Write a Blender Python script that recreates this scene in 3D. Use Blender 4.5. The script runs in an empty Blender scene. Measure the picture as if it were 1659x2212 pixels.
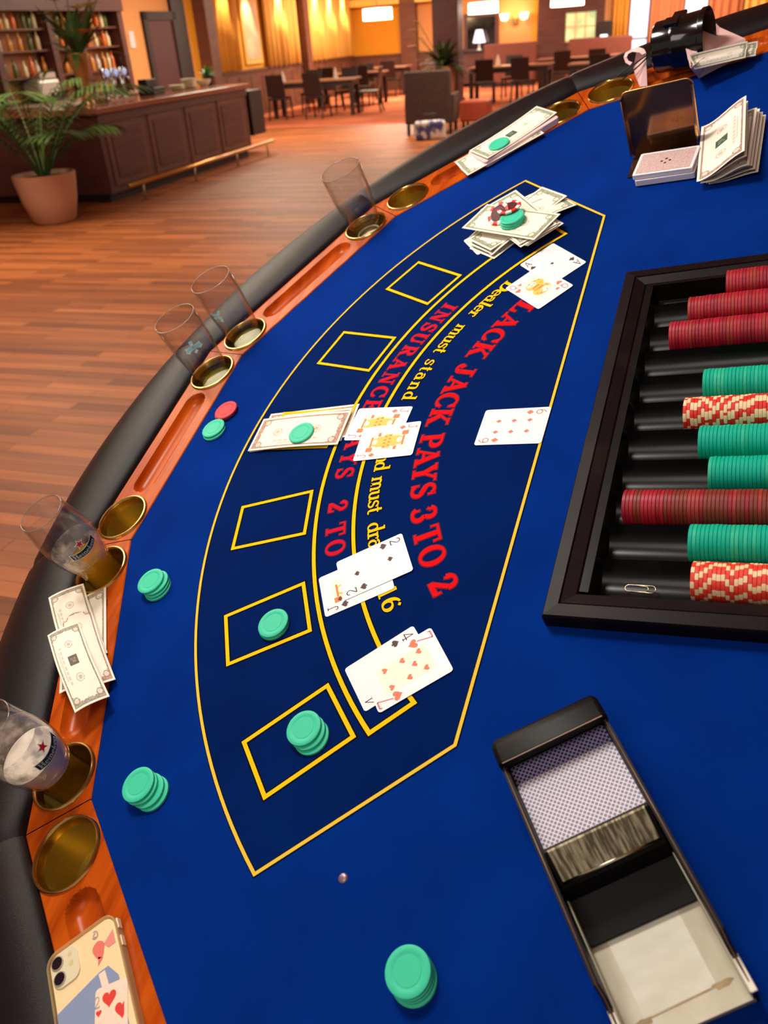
import bpy, bmesh, math, random
from mathutils import Vector, Matrix
random.seed(7)
S = bpy.context.scene
C = bpy.data.collections.new('set'); S.collection.children.link(C)
PI = math.pi
# ------------------------------------------------------------------ camera
F = 1758.4; CX, CY = 829.5, 1106.0
def rot_cam(pitch, roll):
    cp, sp = math.cos(pitch), math.sin(pitch)
    R = Matrix(((1, 0, 0), (0, sp, -cp), (0, cp, sp)))
    cr, sr = math.cos(roll), math.sin(roll)
    return R @ Matrix(((cr, -sr, 0), (sr, cr, 0), (0, 0, 1)))
YAW = math.radians(-47.6)
RC = Matrix.Rotation(YAW, 3, 'Z') @ rot_cam(0.75193, -0.547306)      # camera axes in table space
CAM = Vector((-0.687, -0.057, 0.69213))
cd = bpy.data.cameras.new('camera'); co = bpy.data.objects.new('camera', cd); C.objects.link(co)
co.matrix_world = Matrix.Translation(CAM) @ RC.to_4x4()
cd.sensor_fit = 'VERTICAL'; cd.sensor_height = 36.0; cd.sensor_width = 27.0
cd.lens = 36.0 * F / 2212.0; cd.clip_start = 0.02; cd.clip_end = 200
cd.dof.use_dof = True; cd.dof.focus_distance = 0.98; cd.dof.aperture_fstop = 7.0
S.camera = co
# room frame: a hall seen beyond the table
UPc = Vector((-220.5, 3000, F)).normalized()
D1c = Vector((620.5, 1076, -F)); D1c = (D1c - UPc * D1c.dot(UPc)).normalized()
DXc = D1c.cross(UPc)
B = Matrix((DXc, D1c, UPc)).transposed()
H = 1.6
RM = Matrix.Translation(CAM) @ (RC @ B).to_4x4() @ Matrix.Translation((0, 0, -H))
# ------------------------------------------------------------------ world, exposure, lights
S.view_settings.view_transform = 'Standard'; S.view_settings.look = 'None'
S.view_settings.exposure = 0.0; S.view_settings.gamma = 1.0; S.view_settings.use_curve_mapping = False
W = bpy.data.worlds.new('world'); S.world = W; W.use_nodes = True
W.node_tree.nodes['Background'].inputs[0].default_value = (1.0, 0.86, 0.74, 1)
W.node_tree.nodes['Background'].inputs[1].default_value = 0.30
S.cycles.max_bounces = 10; S.cycles.transparent_max_bounces = 12; S.cycles.caustics_reflective = False; S.cycles.caustics_refractive = False
def area(name, loc, target, size, power, col=(1, .93, .84), M=None, sy=None):
    l = bpy.data.lights.new(name, 'AREA'); l.energy = power; l.size = size; l.color = col
    if sy: l.shape = 'RECTANGLE'; l.size_y = sy
    o = bpy.data.objects.new(name, l); C.objects.link(o)
    loc = Vector(loc); target = Vector(target)
    m = Matrix.Translation(loc) @ (target - loc).to_track_quat('-Z', 'Y').to_matrix().to_4x4()
    o.matrix_world = (M @ m) if M else m
    return o
area('key_ceiling_light', (0.75, 0.95, 1.75), (-0.1, 0.35, 0), 0.42, 33, (1, .95, .88))
area('added_fill_light', (-0.9, 0.2, 2.1), (-0.2, 0.4, 0), 1.0, 13, (1, .93, .86))  # unseen fill lamp, added to brighten the table
for i, (x, y, p) in enumerate([(-5.5, 6.5, 210), (-7, 16, 330), (-2.5, 15, 260), (-7, 25, 520), (0, 26, 560), (-3.2, 2.6, 120)]):
    area('hall_light', (x, y, 3.25), (x, y, 0), 2.2, p, (1, .86, .66), RM)
area('bar_light', (-7.6, 12.4, 2.9), (-9.9, 12.4, 1.6), .5, 26, (1, .8, .55), RM, 3.0)
# ------------------------------------------------------------------ helpers
def srgb(r, g, b):
    f = lambda c: (c / 255 / 12.92) if c <= 10 else ((c / 255 + .055) / 1.055) ** 2.4
    return (f(r), f(g), f(b), 1)
def mat(name, col, rough=.5, metal=0, spec=.5, trans=0, ior=1.45, emit=None, es=1, coat=0, sheen=0, noise=None, bump=None, alpha=None):
    m = bpy.data.materials.new(name); m.use_nodes = True
    nt = m.node_tree; b = nt.nodes['Principled BSDF']; I = b.inputs
    I['Base Color'].default_value = col; I['Roughness'].default_value = rough; I['Metallic'].default_value = metal
    I['Specular IOR Level'].default_value = spec; I['Transmission Weight'].default_value = trans; I['IOR'].default_value = ior
    I['Coat Weight'].default_value = coat; I['Sheen Weight'].default_value = sheen
    if emit: I['Emission Color'].default_value = emit; I['Emission Strength'].default_value = es
    if noise or bump:
        tc = nt.nodes.new('ShaderNodeTexCoord')
    if noise:      # (scale vector, colour2, detail, lo, hi)
        sc, c2, det, lo, hi = noise
        mp = nt.nodes.new('ShaderNodeMapping'); mp.inputs['Scale'].default_value = sc
        n = nt.nodes.new('ShaderNodeTexNoise'); n.inputs['Scale'].default_value = 1; n.inputs['Detail'].default_value = det
        r = nt.nodes.new('ShaderNodeValToRGB'); r.color_ramp.elements[0].position = lo; r.color_ramp.elements[1].position = hi
        r.color_ramp.elements[0].color = col; r.color_ramp.elements[1].color = c2
        nt.links.new(tc.outputs['Object'], mp.inputs[0]); nt.links.new(mp.outputs[0], n.inputs['Vector'])
        nt.links.new(n.outputs['Fac'], r.inputs[0]); nt.links.new(r.outputs[0], I['Base Color'])
    if bump:       # (scale, strength)
        n = nt.nodes.new('ShaderNodeTexNoise'); n.inputs['Scale'].default_value = bump[0]; n.inputs['Detail'].default_value = 4
        bp = nt.nodes.new('ShaderNodeBump'); bp.inputs['Strength'].default_value = bump[1]; bp.inputs['Distance'].default_value = .001
        nt.links.new(tc.outputs['Object'], n.inputs['Vector']); nt.links.new(n.outputs['Fac'], bp.inputs['Height']); nt.links.new(bp.outputs[0], I['Normal'])
    return m
def attr_mat(name, rough=.8, spec=.2):
    m = mat(name, (1, 1, 1, 1), rough, spec=spec); nt = m.node_tree
    a = nt.nodes.new('ShaderNodeVertexColor'); a.layer_name = 'print'
    nt.links.new(a.outputs[0], nt.nodes['Principled BSDF'].inputs['Base Color']); return m
class MB:
    """collects verts and faces of one mesh"""
    def __init__(s): s.v = []; s.f = []; s.m = []
    def face(s, pts, mi=0):
        k = len(s.v); s.v += [tuple(p) for p in pts]; s.f.append(tuple(range(k, k + len(pts)))); s.m.append(mi)
    def add(s, vs, fs, mi=0):
        k = len(s.v); s.v += [tuple(p) for p in vs]
        for f in fs: s.f.append(tuple(i + k for i in f)); s.m.append(mi)
        return s
    def box(s, x0, y0, z0, x1, y1, z1, mi=0):
        v = [(x, y, z) for z in (z0, z1) for y in (y0, y1) for x in (x0, x1)]
        return s.add(v, [(0, 2, 3, 1), (4, 5, 7, 6), (0, 1, 5, 4), (2, 6, 7, 3), (0, 4, 6, 2), (1, 3, 7, 5)], mi)
    def obox(s, c, ax, ay, hx, hy, z0, z1, mi=0):
        c = Vector(c); ax = Vector(ax); ay = Vector(ay)
        q = [c + ax * (a * hx) + ay * (b * hy) for a, b in ((-1, -1), (1, -1), (1, 1), (-1, 1))]
        v = [(p.x, p.y, z) for z in (z0, z1) for p in q]
        return s.add(v, [(3, 2, 1, 0), (4, 5, 6, 7), (0, 1, 5, 4), (1, 2, 6, 5), (2, 3, 7, 6), (3, 0, 4, 7)], mi)
    def lathe(s, prof, n=40, c=(0, 0, 0), mi=0, mis=None):
        k = len(s.v)
        for r, z in prof:
            for i in range(n):
                a = 2 * PI * i / n; s.v.append((c[0] + r * math.cos(a), c[1] + r * math.sin(a), c[2] + z))
        for j in range(len(prof) - 1):
            for i in range(n):
                i2 = (i + 1) % n
                s.f.append((k + j * n + i, k + j * n + i2, k + (j + 1) * n + i2, k + (j + 1) * n + i))
                s.m.append(mis(j, i) if mis else mi)
        return s
    def tube(s, pts, r, n=8, mi=0, closed=False):
        pts = [Vector(p) for p in pts]; k = len(s.v); N = len(pts)
        rr = r if isinstance(r, (list, tuple)) else [r] * N
        up = Vector((0, 0, 1)); prev = None
        for i, p in enumerate(pts):
            a = pts[(i - 1) % N] if (closed or i > 0) else p; b = pts[(i + 1) % N] if (closed or i < N - 1) else p
            t = (b - a).normalized()
            if prev is None:
                prev = t.cross(up)
                if prev.length < 1e-4: prev = t.cross(Vector((1, 0, 0)))
            x = (prev - t * prev.dot(t)).normalized(); prev = x; y = t.cross(x)
            for j in range(n):
                an = 2 * PI * j / n; s.v.append(tuple(p + (x * math.cos(an) + y * math.sin(an)) * rr[i]))
        for i in range(N if closed else N - 1):
            for j in range(n):
                i2 = (i + 1) % N; j2 = (j + 1) % n
                s.f.append((k + i * n + j, k + i * n + j2, k + i2 * n + j2, k + i2 * n + j)); s.m.append(mi)
        if not closed:
            s.f.append(tuple(k + j for j in reversed(range(n)))); s.m.append(mi)
            s.f.append(tuple(k + (N - 1) * n + j for j in range(n))); s.m.append(mi)
        return s
    def prism(s, poly, z0, z1, mi=0):
        n = len(poly); v = [(x, y, z0) for x, y in poly] + [(x, y, z1) for x, y in poly]
        fs = [tuple(reversed(range(n))), tuple(range(n, 2 * n))] + [(i, (i + 1) % n, n + (i + 1) % n, n + i) for i in range(n)]
        return s.add(v, fs, mi)
    def ball(s, c, rx, ry=None, rz=None, n=12, mi=0):
        ry = ry or rx; rz = rz or rx; k = len(s.v)
        for j in range(n // 2 + 1):
            t = PI * j / (n // 2)
            for i in range(n):
                a = 2 * PI * i / n
                s.v.append((c[0] + rx * math.sin(t) * math.cos(a), c[1] + ry * math.sin(t) * math.sin(a), c[2] + rz * math.cos(t)))
        for j in range(n // 2):
            for i in range(n):
                i2 = (i + 1) % n; s.f.append((k + j * n + i, k + (j + 1) * n + i, k + (j + 1) * n + i2, k + j * n + i2)); s.m.append(mi)
        return s
    def build(s, name, mats, parent=None, smooth=False, M=None, bevel=None, weld=False, xf=None):
        me = bpy.data.meshes.new(name); me.from_pydata(s.v, [], s.f); me.update()
        if not isinstance(mats, (list, tuple)): mats = [mats]
        for m in mats: me.materials.append(m)
        for p, mi in zip(me.polygons, s.m): p.material_index = mi; p.use_smooth = bool(smooth)
        if weld or bevel:
            bm = bmesh.new(); bm.from_mesh(me); bmesh.ops.remove_doubles(bm, verts=bm.verts, dist=1e-6); bmesh.ops.recalc_face_normals(bm, faces=bm.faces); bm.to_mesh(me); bm.free()
        if smooth == 'auto': me.set_sharp_from_angle(angle=math.radians(38))
        if xf: me.transform(xf)
        o = bpy.data.objects.new(name, me); C.objects.link(o)
        if parent: o.parent = parent
        if M is not None: o.matrix_world = M
        if bevel:
            b = o.modifiers.new('bevel', 'BEVEL'); b.width = bevel; b.segments = 3; b.limit_method = 'ANGLE'; b.harden_normals = False
        return o
def tag(o, label=None, cat=None, group=None, kind=None):
    if label: o['label'] = label
    if cat: o['category'] = cat
    if group: o['group'] = group
    if kind: o['kind'] = kind
    return o
def empty(name, M, label, cat, group=None):
    o = bpy.data.objects.new(name, None); C.objects.link(o); o.empty_display_size = .02
    o.matrix_world = M if isinstance(M, Matrix) else Matrix.Translation(Vector(M))
    return tag(o, label, cat, group)
def dup(o, M=None, label=None, group=None):
    c = o.copy(); C.objects.link(c)
    for ch in [x for x in bpy.data.objects if x.parent == o]:
        d = ch.copy(); C.objects.link(d); d.parent = c
    if M is not None: c.matrix_world = M
    if label: c['label'] = label
    if group: c['group'] = group
    return c
def T(x, y, z=0, a=0): return Matrix.Translation((x, y, z)) @ Matrix.Rotation(a, 4, 'Z')
def at(px, py, z=0):
    """point of the table space at height z (m) that the photograph shows at px, py"""
    d = RC @ Vector(((px - CX) / F, -(py - CY) / F, -1)); t = (z - CAM.z) / d.z
    return CAM + d * t
def rat(px, py, y=None, z=None, x=None):
    """point of the hall on a plane y=, z= or x= (hall space)"""
    d = B.transposed() @ Vector(((px - CX) / F, -(py - CY) / F, -1)); o = Vector((0, 0, H))
    if y is not None: t = (y - o.y) / d.y
    elif x is not None: t = (x - o.x) / d.x
    else: t = (z - o.z) / d.z
    return o + d * t
def smooth01(t): t = max(0, min(1, t)); return t * t * (3 - 2 * t)
# ------------------------------------------------------------------ materials
felt = mat('blue_felt', srgb(0, 40, 122), .95, spec=.05, sheen=.0, noise=((9, 9, 9), srgb(0, 48, 138), 4, .35, .75), bump=(2600, .35))
field = mat('navy_felt_print', srgb(0, 27, 86), .95, spec=.05, noise=((8, 8, 8), srgb(0, 33, 98), 4, .35, .75), bump=(2600, .35))
gold = mat('yellow_print', srgb(252, 200, 22), .85, spec=.1)
pale = mat('pale_yellow_print', srgb(240, 212, 120), .85, spec=.1)
black_ink = mat('black_print', srgb(8, 8, 16), .9, spec=.1)
red_ink = mat('red_print', srgb(240, 8, 22), .85, spec=.1)
rail_wood = mat('varnished_rail_wood', srgb(206, 92, 20), .26, spec=.14, noise=((5, 60, 30), srgb(150, 50, 8), 5, .3, .75))
joint = mat('dark_joint', srgb(40, 14, 8), .7)
brass = mat('brass', srgb(236, 200, 124), .2, metal=1, noise=((40, 40, 40), srgb(214, 164, 90), 3, .3, .8))
brass_in = mat('brass_inside', srgb(206, 178, 84), .36, metal=.75)
vinyl = mat('black_vinyl', srgb(17, 15, 18), .36, spec=.26, bump=(1500, .4), noise=((9, 9, 9), srgb(28, 17, 22), 3, .4, .7))
dark = mat('black_paint', srgb(16, 14, 15), .5)
# ------------------------------------------------------------------ card table
AP = .842; STEP = math.radians(26.4); HALF = AP * math.tan(STEP / 2)
table = empty('blackjack_table', (0, 0, 0), 'blue felt blackjack table with orange wooden rail and black padded armrest', 'card table')
def polar(r, a, c=(0.010, 0.0)): return Vector((c[0] + r * math.sin(a), c[1] + r * math.cos(a), 0))
def segpt(s, t, n, z=0):
    a = s * STEP; m = Vector((math.sin(a), math.cos(a), 0)); tt = Vector((math.cos(a), -math.sin(a), 0))
    p = m * (AP + n) + tt * t; p.z = z; return p
RV = AP / math.cos(STEP / 2)
outline = [(RV * math.sin((k + .5) * STEP), RV * math.cos((k + .5) * STEP)) for k in range(3, -5, -1)]
outline = [(outline[0][0], -.17)] + outline + [(outline[-1][0], -.17)]
def clip(poly, a, b, c):      # keep a*x+b*y<=c
    out = []
    for i in range(len(poly)):
        p, q = poly[i], poly[(i + 1) % len(poly)]; fp, fq = a * p[0] + b * p[1] - c, a * q[0] + b * q[1] - c
        if fp <= 0: out.append(p)
        if fp * fq < 0: t = fp / (fp - fq); out.append((p[0] + (q[0] - p[0]) * t, p[1] + (q[1] - p[1]) * t))
    return out
HX0, HX1, HY0, HY1 = -.272, .248, -.150, .188
mb = MB()
top_ = clip(outline, 0, -1, -HY1); low = clip(outline, 0, 1, HY1); bot = clip(low, 0, 1, HY0); low = clip(low, 0, -1, -HY0)
for p in (top_, clip(low, 1, 0, HX0), clip(low, -1, 0, -HX1), bot): mb.face([(x, y, 0) for x, y in p])
mb.build('felt_top', felt, table)
def arc_pts(r, a0, a1, n, c=(.010, 0)): return [polar(r, a0 + (a1 - a0) * i / n, c) for i in range(n + 1)]
def ribbon(mb, pts, w, z, closed=False, mi=0):
    N = len(pts); L = []; Rr = []
    for i, p in enumerate(pts):
        a = pts[(i - 1) % N] if (closed or i) else None; b = pts[(i + 1) % N] if (closed or i < N - 1) else None
        d1 = (p - a).normalized() if a is not None else None; d2 = (b - p).normalized() if b is not None else None
        if d1 is None: d1 = d2
        if d2 is None: d2 = d1
        n1 = Vector((-d1.y, d1.x, 0)); n2 = Vector((-d2.y, d2.x, 0)); n = (n1 + n2).normalized(); k = max(.3, n.dot(n1))
        L.append(p + n * (w / 2 / k)); Rr.append(p - n * (w / 2 / k))
    vs = [(v.x, v.y, z) for v in L] + [(v.x, v.y, z) for v in Rr]
    fs = [(i, (i + 1) % N, N + (i + 1) % N, N + i) for i in range(N if closed else N - 1)]
    mb.add(vs, [tuple(reversed(f)) for f in fs], mi)
# printed dark field and its outline
arcp = [polar(.716, math.radians(-54.4 + 108.8 * i / 70), (.004, .008)) for i in range(71)]
base = [Vector((.437, .265, 0)), Vector((-.422, .263, 0))]
fieldpts = arcp + base
mb = MB(); cpt = (.0, .4, .0003)
for i in range(len(fieldpts)):
    a, b = fieldpts[i], fieldpts[(i + 1) % len(fieldpts)]; mb.face([(b.x, b.y, .0003), (a.x, a.y, .0003), cpt])
mb.build('dark_layout_field', field, table)
def lined(name, paths, w, m, e=.0016, closed=True):
    mb = MB()
    for p in paths: ribbon(mb, p, w + e * 2, .0005, closed, 1); ribbon(mb, p, w, .0007, closed, 0)
    return mb.build(name, [m, black_ink], table)
lined('layout_outline', [fieldpts], .0036, mat('outline_yellow_print', srgb(236, 196, 70), .85, spec=.1), .0010)
ins = arc_pts(.562, math.radians(-50.6), math.radians(50.6), 70) + list(reversed(arc_pts(.508, math.radians(-51.1), math.radians(51.1), 70)))
lined('insurance_band_outline', [ins], .0050, gold)
for k in range(-3, 4):
    a = math.radians(15.4 * k + .1); m = Vector((math.sin(a), math.cos(a), 0)); t = Vector((math.cos(a), -math.sin(a), 0)); c0 = Vector((.010, 0, 0))
    lined('betting_box_outline', [[c0 + m * r + t * w for r, w in ((.576, -.0365), (.683, -.0365), (.683, .0365), (.576, .0365))]], .0048, gold)
# lettering: strokes of a heavy slab serif, drawn glyph by glyph along arcs
TH, TN, SF = .21, .09, .085
def Ln(x0, y0, x1, y1, w=TH): return ('l', x0, y0, x1, y1, w)
def Ar(cx, cy, rx, ry, a0, a1, ws=TH, wh=TN): return ('a', cx, cy, rx, ry, a0, a1, ws, wh)
def Sf(x0, x1, y): return ('l', x0, y, x1, y, SF)
G = {
 'A': (.95, [Ln(.15, .04, .46, .96, .10), Ln(.44, .98, .78, .04), Ln(.26, .33, .68, .33, .09), Sf(.0, .32, .042), Sf(.58, .98, .042), Ln(.30, .95, .5, .95, .09)]),
 'B': (.82, [Ln(.24, 0, .24, 1), Sf(.06, .5, .958), Sf(.06, .5, .042), Ar(.42, .74, .25, .218, -90, 90), Ar(.42, .27, .31, .228, -90, 90), Ln(.3, .51, .5, .51, .08)]),
 'C': (.86, [Ar(.47, .5, .36, .46, 42, 318, TH, .09), Ln(.76, .66, .76, .98, .09), Ln(.70, .80, .77, .74, .12), Ln(.72, .20, .78, .30, .10)]),
 'D': (.9, [Ln(.24, 0, .24, 1), Sf(.06, .46, .958), Sf(.06, .46, .042), Ar(.42, .5, .36, .458, -90, 90)]),
 'E': (.78, [Ln(.24, 0, .24, 1), Sf(.06, .7, .958), Sf(.06, .72, .042), Ln(.3, .51, .55, .51, .09), Ln(.70, .98, .70, .70, .09), Ln(.72, .02, .72, .32, .09), Ln(.56, .38, .56, .64, .08)]),
 'I': (.48, [Ln(.24, 0, .24, 1), Sf(.04, .44, .958), Sf(.04, .44, .042)]),
 'J': (.66, [Ln(.43, 1, .43, .28), Sf(.22, .66, .958), Ar(.26, .26, .17, .22, -180, 0, TH, .10), Ln(.09, .24, .17, .34, .19)]),
 'K': (.92, [Ln(.24, 0, .24, 1), Sf(.06, .44, .958), Sf(.06, .44, .042), Ln(.34, .40, .74, .95, .09), Ln(.40, .55, .76, .04), Sf(.58, .94, .958), Sf(.6, .98, .042)]),
 'L': (.76, [Ln(.24, 0, .24, 1), Sf(.06, .46, .958), Sf(.06, .72, .042), Ln(.70, .02, .70, .36, .10), Ln(.60, .08, .70, .16, .12)]),
 'N': (.95, [Ln(.20, 0, .20, 1, .09), Ln(.22, .96, .74, .06), Ln(.77, 0, .77, 1, .09), Sf(.02, .34, .958), Sf(.04, .38, .042), Sf(.6, .94, .958)]),
 'O': (.88, [Ar(.44, .5, .34, .455, 0, 360)]),
 'P': (.80, [Ln(.24, 0, .24, 1), Sf(.06, .48, .958), Sf(.06, .46, .042), Ar(.42, .72, .28, .238, -90, 90), Ln(.28, .48, .45, .48, .08)]),
 'R': (.88, [Ln(.24, 0, .24, 1), Sf(.06, .48, .958), Sf(.06, .44, .042), Ar(.42, .74, .26, .218, -90, 90), Ln(.28, .52, .45, .52, .08), Ln(.46, .50, .72, .06), Sf(.62, .92, .042)]),
 'S': (.70, [Ar(.36, .73, .23, .225, 25, 230, .17, .10), Ar(.36, .27, .25, .228, -155, 55, .17, .10), Ln(.20, .60, .52, .42, .2), Ln(.60, .70, .60, .98, .09), Ln(.10, .02, .10, .32, .09)]),
 'T': (.84, [Ln(.42, 0, .42, 1), Sf(.06, .78, .958), Sf(.22, .62, .042), Ln(.07, .98, .07, .70, .09), Ln(.77, .98, .77, .70, .09)]),
 'U': (.9, [Ln(.22, 1, .22, .32), Ar(.46, .30, .24, .26, -180, 0, TH, .10), Ln(.71, 1, .71, .30, .10), Sf(.04, .42, .958), Sf(.55, .88, .958)]),
 'Y': (.88, [Ln(.16, .96, .43, .48), Ln(.74, .96, .46, .48, .10), Ln(.44, .5, .44, 0), Sf(.0, .36, .958), Sf(.56, .92, .958), Sf(.24, .64, .042)]),
 '1': (.52, [Ln(.28, 0, .28, 1, .20), Sf(.08, .48, .042), Ln(.10, .82, .26, .95, .11)]),
 '2': (.70, [Ar(.35, .70, .23, .255, -20, 180, .2, .10), Ln(.54, .62, .16, .14, .17), Ln(.08, .09, .64, .09, .18), Ln(.62, .06, .62, .30, .09), Ln(.13, .72, .22, .68, .18)]),
 '3': (.68, [Ar(.33, .74, .22, .215, -75, 165, .2, .1), Ar(.33, .27, .26, .228, -165, 80, .2, .1), Ln(.12, .76, .2, .7, .17), Ln(.09, .25, .18, .26, .18)]),
 '6': (.72, [Ar(.36, .30, .24, .255, 0, 360, .19, .09), Ar(.48, .42, .36, .53, 100, 195, .2, .1), Ln(.50, .92, .62, .82, .14)]),
 '7': (.64, [Ln(.06, .92, .60, .92, .16), Ln(.58, .9, .28, 0, .17), Ln(.08, .96, .08, .72, .09)]),
 'a': (.62, [Ar(.27, .24, .18, .20, 0, 360, .15, .08), Ln(.45, .44, .45, .08, .16), Ln(.42, .05, .60, .08, .09), Ar(.28, .46, .19, .16, 10, 160, .14, .09)]),
 'd': (.66, [Ar(.28, .31, .20, .27, 0, 360, .16, .08), Ln(.48, 1, .48, .02, .16), Sf(.32, .48, .958), Sf(.48, .62, .05)]),
 'e': (.58, [Ar(.29, .31, .21, .27, 0, 320, .16, .08), Ln(.1, .33, .5, .33, .08)]),
 'l': (.36, [Ln(.18, 0, .18, 1, .17), Sf(.02, .18, .958), Sf(.02, .34, .042)]),
 'm': (1.0, [Ln(.16, 0, .16, .6, .15), Ln(.48, 0, .48, .45, .15), Ln(.80, 0, .80, .45, .15), Ar(.32, .42, .16, .17, 0, 180, .15, .1), Ar(.64, .42, .16, .17, 0, 180, .15, .1), Sf(.02, .28, .04), Sf(.38, .60, .04), Sf(.70, .94, .04), Sf(.02, .16, .56)]),
 'n': (.68, [Ln(.16, 0, .16, .6, .15), Ln(.50, 0, .50, .42, .15), Ar(.33, .42, .17, .17, 0, 180, .15, .1), Sf(.02, .30, .04), Sf(.38, .64, .04), Sf(.02, .16, .56)]),
 'o': (.60, [Ar(.30, .31, .21, .27, 0, 360, .16, .08)]),
 'r': (.48, [Ln(.16, 0, .16, .6, .15), Ar(.32, .36, .15, .21, 40, 170, .12, .1), Sf(.02, .34, .04), Sf(.02, .16, .56), Ln(.38, .50, .44, .48, .13)]),
 's': (.50, [Ar(.25, .45, .15, .14, 20, 230, .12, .08), Ar(.25, .17, .17, .15, -160, 60, .12, .08), Ln(.14, .37, .38, .26, .12), Ln(.42, .44, .42, .60, .07), Ln(.07, .02, .07, .18, .07)]),
 't': (.42, [Ln(.19, .82, .19, .12, .15), Ln(.04, .58, .36, .58, .08), Ar(.30, .14, .11, .12, -180, -40, .12, .08)]),
 'u': (.68, [Ln(.15, .6, .15, .18, .15), Ar(.32, .18, .17, .16, -180, 0, .15, .09), Ln(.50, .6, .50, .02, .15), Sf(.0, .15, .56), Sf(.36, .5, .56), Sf(.5, .66, .05)]),
 'w': (.9, [Ln(.10, .58, .27, .02, .14), Ln(.27, .02, .44, .56, .08), Ln(.44, .56, .60, .02, .14), Ln(.60, .02, .78, .58, .08), Sf(0, .24, .57), Sf(.34, .54, .57), Sf(.64, .9, .57)]),
}
def strokes_quads(strokes, e=0):
    out = []
    for s in strokes:
        if s[0] == 'l':
            _, x0, y0, x1, y1, w = s; d = Vector((x1 - x0, y1 - y0)); L_ = d.length; d.normalize(); n = Vector((-d.y, d.x)) * (w / 2 + e)
            a = Vector((x0, y0)) - d * e; b = Vector((x1, y1)) + d * e; k = max(1, int(L_ / .12))
            for i in range(k):
                p = a.lerp(b, i / k); q = a.lerp(b, (i + 1) / k); out.append([p - n, q - n, q + n, p + n])
        else:
            _, cx, cy, rx, ry, a0, a1, ws, wh = s; N = max(6, int(abs(a1 - a0) / 11)); pr = None
            for i in range(N + 1):
                a = math.radians(a0 + (a1 - a0) * i / N); w = wh + (ws - wh) * abs(math.cos(a)) ** 1.3; w = w / 2 + e
                c, sn = math.cos(a), math.sin(a); nv = Vector((c / max(rx, .01), sn / max(ry, .01))).normalized()
                p = Vector((cx + rx * c, cy + ry * sn)); o_, i_ = p + nv * w, p - nv * w
                if pr: out.append([pr[1], i_, o_, pr[0]][::-1] if a1 > a0 else [pr[1], i_, o_, pr[0]])
                pr = (o_, i_)
    return out
def arc_text(mbs, items, rb, size, asp=1.0):
    """items: (glyph, centre angle in degrees)"""
    for ch, ang in items:
        w, st = G[ch]
        for e, z, mi in ((.045, .00045, 1), (0, .00075, 0)):
            for kq, q in enumerate(strokes_quads(st, e)):
                pts = []
                for p in q:
                    r = rb - p.y * size; a = math.radians(ang) - (p.x - w / 2) * size * asp / (rb - size / 2)
                    v = polar(r, a); pts.append((v.x, v.y, z + (kq % 40) * 5e-6))
                mbs.face(pts, mi)
def word(s, a0, a1, size, rb, asp=1.0):
    """spread a word between two angles by the advance widths"""
    ws = [G[c][0] for c in s]; tot = sum(ws); out = []; acc = 0
    for c, w in zip(s, ws): out.append((c, a0 + (a1 - a0) * (acc + w / 2) / tot)); acc += w
    return out
bj = [('B', 37.4), ('L', 33), ('A', 28.5), ('C', 24.2), ('K', 20), ('J', 14.1), ('A', 10), ('C', 5.9), ('K', 1.8), ('P', -4.3), ('A', -8.2), ('Y', -12.2), ('S', -16.2), ('3', -21.7), ('T', -26.6), ('O', -31.1), ('2', -37.4)]
mb = MB(); arc_text(mb, bj, .431, .0325, 1.03); mb.build('payout_lettering', [red_ink, mat('dark_red_print', srgb(110, 0, 40), .9)], table)
mb = MB(); it = word('INSURANCE', 28.7, 3.4, .027, .545) + word('PAYS', 1.6, -10.4, .027, .545) + [('2', -15.5)] + word('TO', -18.3, -24.6, .027, .545) + [('1', -28.3)]
arc_text(mb, it, .546, .027, 1.0); mb.build('insurance_lettering', [mat('crimson_print', srgb(214, 12, 44), .85, spec=.1), bpy.data.materials['dark_red_print']], table)
mb = MB(); it = []
for w_, a0, a1 in (('Dealer', 37.4, 27.2), ('must', 24.8, 17.4), ('stand', 15.9, 5.6), ('on', 3.6, -.2), ('17', -1.4, -3.6), ('and', -4.6, -9.9), ('must', -11.2, -18.6), ('draw', -20.6, -28.0), ('to', -29.2, -31.8), ('16', -33.0, -37.6)):
    it += word(w_, a0, a1, .023, .489)
arc_text(mb, it, .489, .0235, 1.12); mb.build('dealer_rule_lettering', [gold, black_ink], table)
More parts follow.
